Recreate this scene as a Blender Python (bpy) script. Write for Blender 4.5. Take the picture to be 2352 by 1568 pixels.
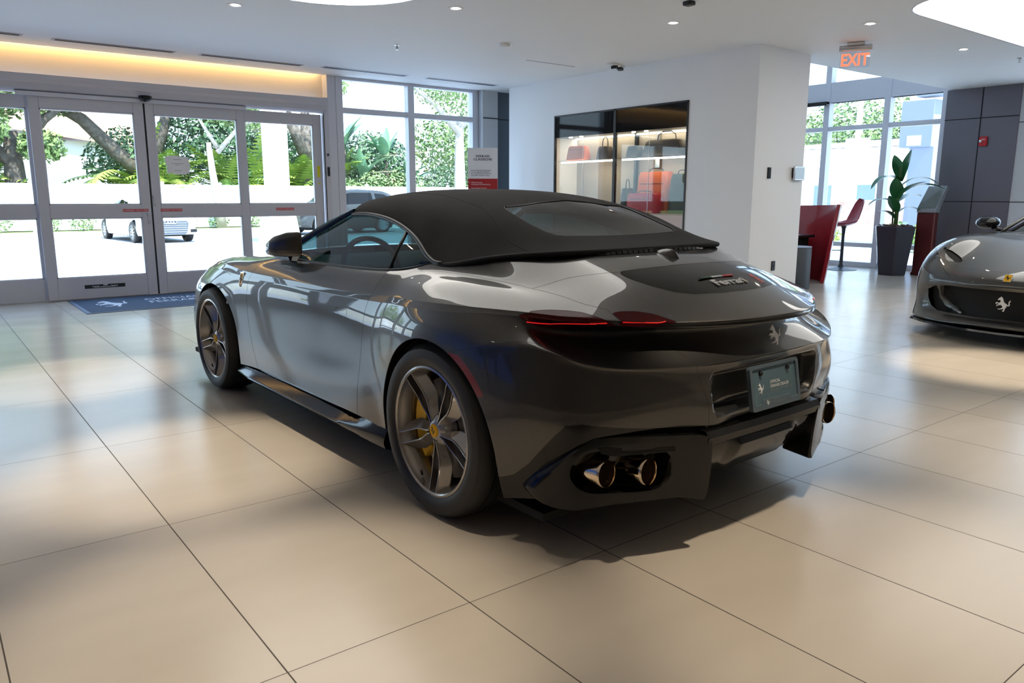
import bpy, bmesh, math, random
import numpy as np
from mathutils import Vector, Matrix
random.seed(7)
for _o in list(bpy.data.objects): bpy.data.objects.remove(_o)
SC = bpy.context.scene
COL = SC.collection
PI = math.pi

# ---------------- camera ----------------
cam_d = bpy.data.cameras.new('camera'); cam = bpy.data.objects.new('camera', cam_d); COL.objects.link(cam)
cam_d.sensor_width = 36.0; cam_d.sensor_fit = 'HORIZONTAL'
cam_d.lens = 1767.534 / 2352 * 36.0
cam_d.clip_end = 400
_yaw, _pit, _rol = 0.66016807, 0.1864526, 0.0016234
_f = Vector((math.sin(_yaw) * math.cos(_pit), math.cos(_yaw) * math.cos(_pit), -math.sin(_pit)))
_r = Vector((math.cos(_yaw), -math.sin(_yaw), 0)); _u = _r.cross(_f)
_r2 = math.cos(_rol) * _r + math.sin(_rol) * _u; _u2 = -math.sin(_rol) * _r + math.cos(_rol) * _u
_m = Matrix((_r2, _u2, -_f)).transposed().to_4x4(); _m.translation = Vector((-0.676997, -1.862232, 1.270951))
cam.matrix_world = _m
SC.camera = cam

# ---------------- view, world, sun ----------------
SC.view_settings.view_transform = 'Standard'; SC.view_settings.look = 'None'
SC.view_settings.gamma = 1.0; SC.view_settings.use_curve_mapping = False
SC.view_settings.exposure = 0.7
W = bpy.data.worlds.new('sky'); SC.world = W; W.use_nodes = True
_n = W.node_tree.nodes; _l = W.node_tree.links
_n.clear()
_out = _n.new('ShaderNodeOutputWorld'); _bg = _n.new('ShaderNodeBackground')
_tc = _n.new('ShaderNodeTexCoord'); _sep = _n.new('ShaderNodeSeparateXYZ'); _rmp = _n.new('ShaderNodeValToRGB')
_rmp.color_ramp.elements[0].position = 0.0; _rmp.color_ramp.elements[0].color = (0.66, 0.83, 1.0, 1)
_rmp.color_ramp.elements[1].position = 0.7; _rmp.color_ramp.elements[1].color = (0.42, 0.62, 1.0, 1)
_l.new(_tc.outputs['Generated'], _sep.inputs[0]); _l.new(_sep.outputs['Z'], _rmp.inputs[0])
_l.new(_rmp.outputs[0], _bg.inputs['Color']); _l.new(_bg.outputs[0], _out.inputs['Surface'])
_bg.inputs['Strength'].default_value = 2.6
sun_d = bpy.data.lights.new('sun', 'SUN'); sun_d.energy = 8.0; sun_d.angle = math.radians(1.0); sun_d.color = (1.0, 0.96, 0.88)
sun = bpy.data.objects.new('sun', sun_d); COL.objects.link(sun)
sun.rotation_euler = (math.radians(33), math.radians(-3), 0)

# ---------------- helpers ----------------
def empty(name, label=None, cat=None, loc=(0, 0, 0), rz=0.0, group=None):
    o = bpy.data.objects.new(name, None); COL.objects.link(o)
    o.location = loc; o.rotation_euler = (0, 0, rz); o.empty_display_size = 0.1
    tag(o, label, cat, group); return o
def tag(o, label=None, cat=None, group=None, kind=None):
    if label: o['label'] = label
    if cat: o['category'] = cat
    if group: o['group'] = group
    if kind: o['kind'] = kind
    return o
def meshobj(name, verts, faces, mat=None, parent=None, smooth=False, mats=None, mi=None):
    if not mats:
        seen_ = set(); ff_ = []
        for f in faces:
            g = []
            for i in f:
                if i not in g: g.append(i)
            k_ = frozenset(g)
            if len(g) > 2 and k_ not in seen_: seen_.add(k_); ff_.append(g)
        faces = ff_
    me = bpy.data.meshes.new(name); me.from_pydata([tuple(map(float, v)) for v in verts], [], [tuple(map(int, f)) for f in faces]); me.validate(); me.update()
    if mats:
        for m in mats: me.materials.append(m)
        me.polygons.foreach_set('material_index', mi)
    elif mat: me.materials.append(mat)
    if smooth: me.polygons.foreach_set('use_smooth', [True] * len(me.polygons))
    o = bpy.data.objects.new(name, me); COL.objects.link(o)
    if parent: o.parent = parent
    return o
def copy_tree(o, parent=None):
    c = o.copy(); COL.objects.link(c)
    if parent: c.parent = parent
    for ch in list(o.children): copy_tree(ch, c)
    return c
class MB:
    def __init__(s): s.v = []; s.f = []; s.m = []; s.cur = 0
    def add(s, vs, fs):
        n = len(s.v); s.v += [tuple(v) for v in vs]; s.f += [tuple(n + i for i in f) for f in fs]; s.m += [s.cur] * len(fs); return s
    def box(s, a, b):
        x0, y0, z0 = a; x1, y1, z1 = b
        if x0 > x1: x0, x1 = x1, x0
        if y0 > y1: y0, y1 = y1, y0
        if z0 > z1: z0, z1 = z1, z0
        return s.add([(x0,y0,z0),(x1,y0,z0),(x1,y1,z0),(x0,y1,z0),(x0,y0,z1),(x1,y0,z1),(x1,y1,z1),(x0,y1,z1)],
              [(0,3,2,1),(4,5,6,7),(0,1,5,4),(1,2,6,5),(2,3,7,6),(3,0,4,7)])
    def obox(s, c, ax, ay, az):
        c = np.array(c, float); ax = np.array(ax, float); ay = np.array(ay, float); az = np.array(az, float)
        P = [c + i*ax + j*ay + k*az for k in (-1, 1) for (i, j) in ((-1,-1),(1,-1),(1,1),(-1,1))]
        return s.add(P, [(0,3,2,1),(4,5,6,7),(0,1,5,4),(1,2,6,5),(2,3,7,6),(3,0,4,7)])
    def lathe(s, prof, n=32, axis='z', c=(0,0,0), close=False, cap=True, a0=0.0):
        # prof: list of (r, h)
        vs = []; fs = []; m = len(prof)
        for i in range(n):
            a = a0 + 2*PI*i/n; ca, sa = math.cos(a), math.sin(a)
            for r, h in prof:
                if axis == 'z': p = (c[0]+r*ca, c[1]+r*sa, c[2]+h)
                elif axis == 'x': p = (c[0]+h, c[1]+r*ca, c[2]+r*sa)
                else: p = (c[0]+r*sa, c[1]+h, c[2]+r*ca)
                vs.append(p)
        for i in range(n):
            j = (i+1) % n
            for k in range(m-1): fs.append((i*m+k, j*m+k, j*m+k+1, i*m+k+1))
            if close: fs.append((i*m+m-1, j*m+m-1, j*m, i*m))
        if cap and not close:
            if prof[0][0] > 1e-6: fs.append(tuple(i*m for i in range(n))[::-1])
            if prof[-1][0] > 1e-6: fs.append(tuple(i*m+m-1 for i in range(n)))
        return s.add(vs, fs)
    def tube(s, pts, r, n=8, cap=True, closed=False):
        P = [Vector(p) for p in pts]; m = len(P)
        rr = r if isinstance(r, (list, tuple)) else [r]*m
        vs = []; prev = None
        for i, p in enumerate(P):
            a = P[(i-1) % m] if (i > 0 or closed) else P[i]; b = P[(i+1) % m] if (i < m-1 or closed) else P[i]
            t = (b-a)
            if t.length < 1e-9: t = Vector((0,0,1))
            t.normalize()
            if prev is None:
                up = Vector((0,0,1)) if abs(t.z) < 0.9 else Vector((1,0,0)); x = t.cross(up).normalized()
            else:
                x = prev - t*prev.dot(t)
                x = x.normalized() if x.length > 1e-6 else t.cross(Vector((0,0,1))).normalized()
            prev = x; y = t.cross(x)
            for k in range(n):
                an = 2*PI*k/n; vs.append(tuple(p + (x*math.cos(an) + y*math.sin(an))*rr[i]))
        fs = []
        for i in range(m if closed else m-1):
            j = (i+1) % m
            for k in range(n): fs.append((i*n+k, i*n+(k+1)%n, j*n+(k+1)%n, j*n+k))
        if cap and not closed: fs.append(tuple(range(n))[::-1]); fs.append(tuple((m-1)*n+k for k in range(n)))
        return s.add(vs, fs)
    def prism(s, poly, o, u, v, w):
        # polygon (a,b) in plane o + a*u + b*v, extruded by vector w
        o = np.array(o, float); u = np.array(u, float); v = np.array(v, float); w = np.array(w, float); n = len(poly)
        A = [o + a*u + b*v for a, b in poly]; Bq = [p + w for p in A]
        return s.add(A + Bq, [tuple(range(n))[::-1], tuple(range(n, 2*n))] + [(i, (i+1) % n, n+(i+1) % n, n+i) for i in range(n)])
    def ico(s, c, r, sub=1, sc=(1,1,1), jit=0.0):
        bm = bmesh.new(); bmesh.ops.create_icosphere(bm, subdivisions=sub, radius=1.0)
        vs = []
        for v in bm.verts:
            q = v.co * (1 + random.uniform(-jit, jit)); vs.append((c[0]+q.x*r*sc[0], c[1]+q.y*r*sc[1], c[2]+q.z*r*sc[2]))
        fs = [tuple(v.index for v in f.verts) for f in bm.faces]; bm.free(); return s.add(vs, fs)
    def build(s, name, mat=None, parent=None, smooth=False, mats=None, auto=None, bevel=None, fixn=True):
        o = meshobj(name, s.v, s.f, mat, parent, smooth, mats, s.m if mats else None)
        if fixn:
            bm = bmesh.new(); bm.from_mesh(o.data); bmesh.ops.recalc_face_normals(bm, faces=bm.faces); bm.to_mesh(o.data); bm.free()
        if auto: 
            o.data.polygons.foreach_set('use_smooth', [True]*len(o.data.polygons)); o.data.set_sharp_from_angle(angle=math.radians(auto))
        if bevel:
            b = o.modifiers.new('bev', 'BEVEL'); b.width = bevel; b.segments = 2; b.limit_method = 'ANGLE'; b.angle_limit = math.radians(40)
            o.data.polygons.foreach_set('use_smooth', [True]*len(o.data.polygons)); o.data.set_sharp_from_angle(angle=math.radians(40))
        return o
def rpoly(w, h, r, n=5, cx=0, cy=0):
    P = []
    for (sx, sy, a0) in ((1,1,0),(-1,1,90),(-1,-1,180),(1,-1,270)):
        for k in range(n+1):
            a = math.radians(a0 + 90*k/n); P.append((cx + sx*(w/2-r) + r*math.cos(a), cy + sy*(h/2-r) + r*math.sin(a)))
    return P
FONTS = {}
def text(name, body, size, mat, parent=None, M=None, align='LEFT', ext=0.0, bold=0.0, sx=1.0, space=1.0):
    c = bpy.data.curves.new(name, 'FONT'); c.body = body; c.size = size; c.align_x = align; c.extrude = ext; c.offset = bold
    c.space_character = space; c.resolution_u = 3
    o = bpy.data.objects.new(name, c); COL.objects.link(o)
    dg = bpy.context.evaluated_depsgraph_get(); dg.update()
    me = bpy.data.meshes.new_from_object(o.evaluated_get(dg)); bpy.data.objects.remove(o)
    me.name = name; me.materials.clear(); me.materials.append(mat)
    o = bpy.data.objects.new(name, me); COL.objects.link(o)
    me.transform(Matrix.Diagonal((sx, 1, 1, 1)))
    if M is not None: me.transform(M)
    if parent: o.parent = parent
    return o
def frame(o, x, y):
    # matrix: local X -> x, local Y -> y, Z = x cross y
    x = Vector(x).normalized(); y = Vector(y); z = x.cross(y).normalized(); y = z.cross(x)
    m = Matrix((x, y, z)).transposed().to_4x4(); m.translation = Vector(o); return m

# ---------------- materials ----------------
def mat(name, col=(.8,.8,.8), rough=.5, metal=0.0, coat=0.0, emit=None, es=1.0, spec=None, trans=0.0, ior=1.45, alpha=1.0, coatr=.03, noise=None, bump=None, sheen=0.0):
    m = bpy.data.materials.new(name); m.use_nodes = True
    n = m.node_tree.nodes; l = m.node_tree.links; b = n['Principled BSDF']
    b.inputs['Base Color'].default_value = (*col, 1); b.inputs['Roughness'].default_value = rough; b.inputs['Metallic'].default_value = metal
    b.inputs['Coat Weight'].default_value = coat; b.inputs['Coat Roughness'].default_value = coatr; b.inputs['IOR'].default_value = ior
    b.inputs['Transmission Weight'].default_value = trans; b.inputs['Alpha'].default_value = alpha; b.inputs['Sheen Weight'].default_value = sheen
    if spec is not None: b.inputs['Specular IOR Level'].default_value = spec
    if emit: b.inputs['Emission Color'].default_value = (*emit, 1); b.inputs['Emission Strength'].default_value = es
    if noise or bump:
        tc = n.new('ShaderNodeTexCoord')
    if noise:  # (scale, col2, lo, hi[, stretch])
        t = n.new('ShaderNodeTexNoise'); t.inputs['Scale'].default_value = noise[0]; t.inputs['Detail'].default_value = 5
        r = n.new('ShaderNodeValToRGB'); r.color_ramp.elements[0].position = noise[2]; r.color_ramp.elements[1].position = noise[3]
        r.color_ramp.elements[0].color = (*col, 1); r.color_ramp.elements[1].color = (*noise[1], 1)
        l.new(tc.outputs['Object'], t.inputs['Vector']); l.new(t.outputs['Fac'], r.inputs[0]); l.new(r.outputs[0], b.inputs['Base Color'])
    if bump:  # (scale, strength, distance)
        t2 = n.new('ShaderNodeTexNoise'); t2.inputs['Scale'].default_value = bump[0]; t2.inputs['Detail'].default_value = 4
        bp = n.new('ShaderNodeBump'); bp.inputs['Strength'].default_value = bump[1]; bp.inputs['Distance'].default_value = bump[2]
        l.new(tc.outputs['Object'], t2.inputs['Vector']); l.new(t2.outputs['Fac'], bp.inputs['Height']); l.new(bp.outputs[0], b.inputs['Normal'])
    return m
def glassmat(name, tint, refl=1.0, ior=1.5, rough=0.0):
    m = bpy.data.materials.new(name); m.use_nodes = True; n = m.node_tree.nodes; l = m.node_tree.links; n.clear()
    o = n.new('ShaderNodeOutputMaterial'); t = n.new('ShaderNodeBsdfTransparent'); g = n.new('ShaderNodeBsdfGlossy'); f = n.new('ShaderNodeFresnel'); mx = n.new('ShaderNodeMixShader')
    t.inputs[0].default_value = (*tint, 1); g.inputs['Roughness'].default_value = rough; g.inputs['Color'].default_value = (refl, refl, refl, 1)
    gm = n.new('ShaderNodeNewGeometry'); mi_ = n.new('ShaderNodeMix'); mi_.inputs[2].default_value = ior; mi_.inputs[3].default_value = 1/ior
    l.new(gm.outputs['Backfacing'], mi_.inputs[0]); l.new(mi_.outputs[0], f.inputs['IOR'])
    l.new(f.outputs[0], mx.inputs[0]); l.new(t.outputs[0], mx.inputs[1]); l.new(g.outputs[0], mx.inputs[2]); l.new(mx.outputs[0], o.inputs[0]); return m
M = {}
def paint(name, base, rough=.40):
    m = mat(name, base, rough, .92, coat=1.0, coatr=.015)
    n = m.node_tree.nodes; l = m.node_tree.links; b = n['Principled BSDF']
    tc = n.new('ShaderNodeTexCoord'); v = n.new('ShaderNodeTexVoronoi'); v.inputs['Scale'].default_value = 900
    mr = n.new('ShaderNodeMapRange'); mr.inputs[3].default_value = .82; mr.inputs[4].default_value = 1.2
    mx = n.new('ShaderNodeMix'); mx.data_type = 'RGBA'; mx.blend_type = 'MULTIPLY'; mx.inputs[0].default_value = 1
    mx.inputs[6].default_value = (*base, 1)
    l.new(tc.outputs['Object'], v.inputs['Vector']); l.new(v.outputs['Color'], mr.inputs[0]); l.new(mr.outputs[0], mx.inputs[7]); l.new(mx.outputs[2], b.inputs['Base Color'])
    return m
M['paint'] = paint('dark_grey_paint', (.058, .0565, .054))
M['paint2'] = paint('grey_paint_far', (.055, .053, .049))
M['gap'] = mat('shut_line_black', (.004,.004,.004), .6)
M['gloss_black'] = mat('gloss_black', (.004,.004,.004), .10, 0, spec=.5)
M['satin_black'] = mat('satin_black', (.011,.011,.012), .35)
M['dark'] = mat('matt_dark', (.006,.006,.006), .8)
M['rubber'] = mat('tyre_rubber', (.014,.014,.0145), .52, bump=(160,.25,.002))
M['tread'] = mat('tyre_tread', (.012,.012,.0125), .6)
M['alloy'] = mat('bronze_grey_alloy', (.36,.34,.32), .27, .9, coat=.6, coatr=.1)
M['steel'] = mat('steel', (.5,.5,.5), .28, 1.0)
M['chrome'] = mat('chrome', (.85,.85,.86), .06, 1.0)
M['brushed'] = mat('brushed_alu', (.62,.64,.67), .32, 1.0)
M['exh'] = mat('exhaust_chrome', (.80,.66,.47), .07, 1.0)
M['yellow'] = mat('yellow_caliper', (.85,.48,.012), .35, 0, coat=.6)
M['capyellow'] = mat('yellow_enamel', (.9,.48,.02), .6, 0, spec=.15)
M['black'] = mat('black_print', (.01,.01,.01), .5)
M['white'] = mat('white_print', (.85,.85,.85), .5)
M['redrefl'] = mat('red_reflector', (.20,.008,.007), .25, 0, coat=1.0)
M['amber'] = mat('amber_reflector', (.55,.09,.01), .25, 0, coat=1.0)
M['lamp'] = mat('smoked_red_lens', (.065,.004,.006), .10, 0, spec=.2)
M['silver'] = mat('silver_badge', (.78,.78,.78), .35, .15)
M['lampline'] = mat('red_lamp_line', (.5,.008,.010), .2, 0, coat=1, emit=(1,.02,.02), es=.35)
M['fabric'] = mat('black_canvas', (.019,.018,.0175), .95, sheen=.05, spec=.2, noise=(9,(.024,.023,.022),.3,.7), bump=(700,.5,.0008))
M['glass'] = glassmat('tinted_glass', (.22,.36,.36), 1.0, 1.5)
M['rglass'] = glassmat('rear_glass', (.10,.15,.15), 1.0, 1.5)
M['wglass'] = glassmat('window_glass', (.93,.96,.95), .9, 1.45)
M['leather'] = mat('dark_leather', (.012,.012,.013), .5)
M['plate'] = mat('blue_plate', (.09,.155,.19), .2, .2, coat=1.0, bump=(9,.25,.01))
M['plateframe'] = mat('grey_plate_frame', (.07,.10,.125), .35)
M['it_green'] = mat('green_enamel', (.01,.06,.02), .3); M['it_red'] = mat('red_enamel', (.6,.02,.02), .3); M['it_white'] = mat('white_enamel', (.8,.8,.8), .3)
M['tintglass'] = glassmat('tinted_building_glass', (.10,.16,.30), .6, 1.45)
M['blackglass'] = mat('black_glass', (.003,.003,.003), .05, 0, spec=.35)
# ---------------- surface tools ----------------
def _b(u): return np.array([(1-u)**3, 3*u**3-6*u**2+4, -3*u**3+3*u**2+3*u+1, u**3]) / 6
def _ext(P, mirror):
    if mirror:
        a = P[1].copy(); a[..., 0] *= -1; b = P[-2].copy(); b[..., 0] *= -1
    else:
        a = 2*P[0]-P[1]; b = 2*P[-1]-P[-2]
    return np.concatenate([a[None], P, b[None]], 0)
def _eval1(P, ts, mirror):
    E_ = _ext(P, mirror); out = []
    n = len(P)
    for t in ts:
        i = min(int(math.floor(t + 1e-9)), n-2); u = t - i; w = _b(u)
        out.append(sum(w[q] * E_[i+q] for q in range(4)))
    return np.array(out)
def surf(net, ts, ks, mirror=True):
    A = _eval1(net, ts, mirror); B = _eval1(np.swapaxes(A, 0, 1), ks, False)
    return np.swapaxes(B, 0, 1)
def fit(net, it=3, mirror=True):
    P = net.copy(); T = np.arange(net.shape[0]); K = np.arange(net.shape[1])
    for _ in range(it): P += net - surf(P, T, K, mirror)
    return P
def params(divs):
    t = []
    for i, d in enumerate(divs): t += [i + q/d for q in range(d)]
    return np.array(t + [len(divs)], float)
def normals(S):
    a = np.gradient(S, axis=0); b = np.gradient(S, axis=1); n = np.cross(a, b); L = np.linalg.norm(n, axis=2, keepdims=True); return n / np.maximum(L, 1e-12)
class Shell:
    """polygon soup with vertex normals that can be cut along g(p)=0 curves"""
    def __init__(s, S, N, extra=None):
        T, K = S.shape[:2]; s.v = [tuple(q) for q in S.reshape(-1, 3)]; s.n = [tuple(q) for q in N.reshape(-1, 3)]
        s.tk = None if extra is None else [tuple(q) for q in extra.reshape(-1, extra.shape[-1])]
        s.f = [(i*K+j, (i+1)*K+j, (i+1)*K+j+1, i*K+j+1) for i in range(T-1) for j in range(K-1)]
        s.cutedges = {}
    def cut(s, g, name=None, keep=None):
        V = np.array(s.v); TK = np.array(s.tk) if s.tk is not None else None
        G = g(V, TK); G[np.abs(G) < 1e-7] = 1e-7
        new = {}; edges = []
        def split(a, b):
            k = (a, b) if a < b else (b, a)
            if k not in new:
                a, b = k; u = G[a] / (G[a] - G[b])
                s.v.append(tuple(V[a] + (V[b]-V[a])*u)); na = np.array(s.n[a]); nb = np.array(s.n[b]); s.n.append(tuple(na + (nb-na)*u))
                if s.tk is not None: s.tk.append(tuple(TK[a] + (TK[b]-TK[a])*u))
                new[k] = len(s.v)-1
            return new[k]
        out = []
        for f in s.f:
            sg = [G[i] > 0 for i in f]
            if all(sg) or not any(sg): out.append(f); continue
            pos = []; neg = []; pts = []
            n = len(f)
            for q in range(n):
                a = f[q]; b = f[(q+1) % n]
                (pos if G[a] > 0 else neg).append(a)
                if (G[a] > 0) != (G[b] > 0):
                    c = split(a, b); pos.append(c); neg.append(c); pts.append(c)
            if len(pos) > 2: out.append(tuple(pos))
            if len(neg) > 2: out.append(tuple(neg))
        s.f = out
        return s
    def centroids(s):
        V = np.array(s.v); return np.array([V[list(f)].mean(0) for f in s.f])
    def cent_tk(s):
        V = np.array(s.tk); return np.array([V[list(f)].mean(0) for f in s.f])
def subset(sh, idx, mirror=0, off=0.0):
    """returns verts, faces, normals of faces idx; mirror: 0 = as is with x=-w, 1 = x=+w, 2 both"""
    V = np.array(sh.v); N = np.array(sh.n)
    outv = []; outf = []; outn = []
    for side in ((0,) if mirror == 0 else (1,) if mirror == 1 else (0, 1)):
        used = {}
        for fi in idx:
            f = sh.f[fi]; g = []
            for i in f:
                if i not in used:
                    used[i] = len(outv); p = V[i] + N[i]*off; n = N[i]
                    if side == 0: outv.append((-p[0], p[1], p[2])); outn.append((-n[0], n[1], n[2]))
                    else: outv.append(tuple(p)); outn.append(tuple(n))
                g.append(used[i])
            outf.append(tuple(g) if side == 0 else tuple(g[::-1]))
    return outv, outf, outn
def shellobj(name, sh, idx, mat_, parent, mirror=2, off=0.0, flange=0.0025, flip=False):
    v, f, n = subset(sh, idx, mirror, off)
    # weld the centre seam
    if mirror == 2:
        key = {}; rem = []
        vv = []; nn = []
        for p, q in zip(v, n):
            if abs(p[0]) < 1e-5:
                k = (0, round(p[1], 5), round(p[2], 5))
                if k in key: rem.append(key[k]); continue
                key[k] = len(vv)
            rem.append(len(vv)); vv.append(p); nn.append(q)
        v, n = vv, nn; f = [tuple(rem[i] for i in g) for g in f]
    v = [np.array(p) for p in v]; n = [np.array(q) for q in n]
    # boundary flange, folded inwards
    if flange:
        ec = {}
        for g in f:
            for a, b in zip(g, g[1:]+g[:1]): ec[(min(a, b), max(a, b))] = ec.get((min(a, b), max(a, b)), 0) + 1
        mp = {}
        newf = []
        for g in f:
            for a, b in zip(g, g[1:]+g[:1]):
                if ec[(min(a, b), max(a, b))] == 1:
                    q = []
                    for i in (b, a):
                        if i not in mp: mp[i] = (len(v), None); v.append(v[i] - n[i]*flange/np.linalg.norm(n[i])); n.append(n[i])
                        q.append(mp[i][0])
                    newf.append((b, a, q[1], q[0]))
        nf = len(f); f = f + newf
    if len(f):
        g0 = f[len(f)//4]; a_, b_, c_0 = v[g0[0]], v[g0[1]], v[g0[2]]
        if np.cross(b_-a_, c_0-a_) @ n[g0[0]] < 0: f = [tuple(q)[::-1] for q in f]
    o = meshobj(name, v, f, mat_, parent, True)
    me = o.data
    nl = []
    me.normals_split_custom_set_from_vertices([tuple(q/np.linalg.norm(q)) for q in n])
    return o
def boundary_paths(sh, lab, pairs):
    """edges shared by faces whose labels form a pair; returns chained point paths"""
    em = {}
    for fi, f in enumerate(sh.f):
        if lab[fi] is None: continue
        for a, b in zip(f, f[1:]+f[:1]): em.setdefault((min(a, b), max(a, b)), []).append(lab[fi])
    adj = {}
    for (a, b), L in em.items():
        if len(L) == 2 and L[0] != L[1] and (pairs is None or frozenset(L) in pairs):
            adj.setdefault(a, []).append(b); adj.setdefault(b, []).append(a)
    seen = set(); paths = []
    starts = [a for a in adj if len(adj[a]) != 2] + list(adj)
    for st in starts:
        for nb in adj[st]:
            if (min(st, nb), max(st, nb)) in seen: continue
            path = [st, nb]; seen.add((min(st, nb), max(st, nb)))
            while True:
                c = path[-1]
                if len(adj[c]) != 2: break
                nx = [q for q in adj[c] if (min(c, q), max(c, q)) not in seen]
                if not nx: break
                seen.add((min(c, nx[0]), max(c, nx[0]))); path.append(nx[0])
            paths.append(path)
    return paths
def gapstrips(name, sh, paths, parent, w=.0024, up=.0006, m=None, mirror=True):
    V = np.array(sh.v); N = np.array(sh.n); N = N/np.linalg.norm(N, axis=1, keepdims=True)
    vs = []; fs = []; nn = []
    for path in paths:
        # thin out near duplicates
        pp = [path[0]]
        for i in path[1:]:
            if np.linalg.norm(V[i]-V[pp[-1]]) > .004: pp.append(i)
        if len(pp) < 2: continue
        for side in ((-1, 1) if mirror else (-1,)):
            b = len(vs)
            for q, i in enumerate(pp):
                t = V[pp[min(q+1, len(pp)-1)]] - V[pp[max(q-1, 0)]]; t = t/np.linalg.norm(t); sdir = np.cross(N[i], t)
                for e, h in ((-w, -.002), (0, up), (w, -.002)):
                    p = V[i] + N[i]*h + sdir*e; vs.append((side*p[0], p[1], p[2]))
            for q in range(len(pp)-1):
                for k in (0, 1): fs.append((b+3*q+k, b+3*q+k+1, b+3*q+3+k+1, b+3*q+3+k))
    o = meshobj(name, vs, fs, m or M['gap'], parent, False)
    return o
HORSE = [(.08,.82),(.085,.76),(.12,.745),(.2,.775),(.255,.73),(.25,.64),(.2,.585),(.12,.565),(.03,.615),(-.02,.60),(-.05,.50),(.0,.47),(.03,.555),(.11,.50),(.16,.48),(.1,.44),(.03,.43),(.01,.34),(.06,.33),(.09,.39),(.17,.40),(.26,.45),(.36,.38),(.40,.31),(.36,.235),(.24,.17),(.12,.175),(.10,.135),(.24,.115),(.40,.165),(.47,.20),(.46,.09),(.40,.02),(.42,0),(.52,.01),(.53,.12),(.57,.22),(.63,.31),(.645,.42),(.70,.38),(.80,.40),(.83,.50),(.79,.60),(.84,.70),(.83,.80),(.75,.68),(.74,.56),(.75,.47),(.69,.455),(.62,.52),(.52,.58),(.44,.68),(.41,.80),(.36,.91),(.30,.965),(.24,1.0),(.235,.95),(.17,.92)]
def horse(name, h, m, parent, Mx, th=.002, face=-1, sx=1.0):
    vs = []; n = len(HORSE)
    for z in (0, th):
        for a, b in HORSE:
            x = (a-.4)*h*sx*(1 if face < 0 else -1); vs.append(Mx @ Vector((x, (b-.5)*h, z)))
    fs = [tuple(range(n))[::-1], tuple(range(n, 2*n))] + [(i, (i+1) % n, n+(i+1) % n, n+i) for i in range(n)]
    o = meshobj(name, vs, fs, m, parent)
    bm = bmesh.new(); bm.from_mesh(o.data); bmesh.ops.triangulate(bm, faces=[f for f in bm.faces if len(f.verts) > 4]); bmesh.ops.recalc_face_normals(bm, faces=bm.faces); bm.to_mesh(o.data); bm.free()
    return o
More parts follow.
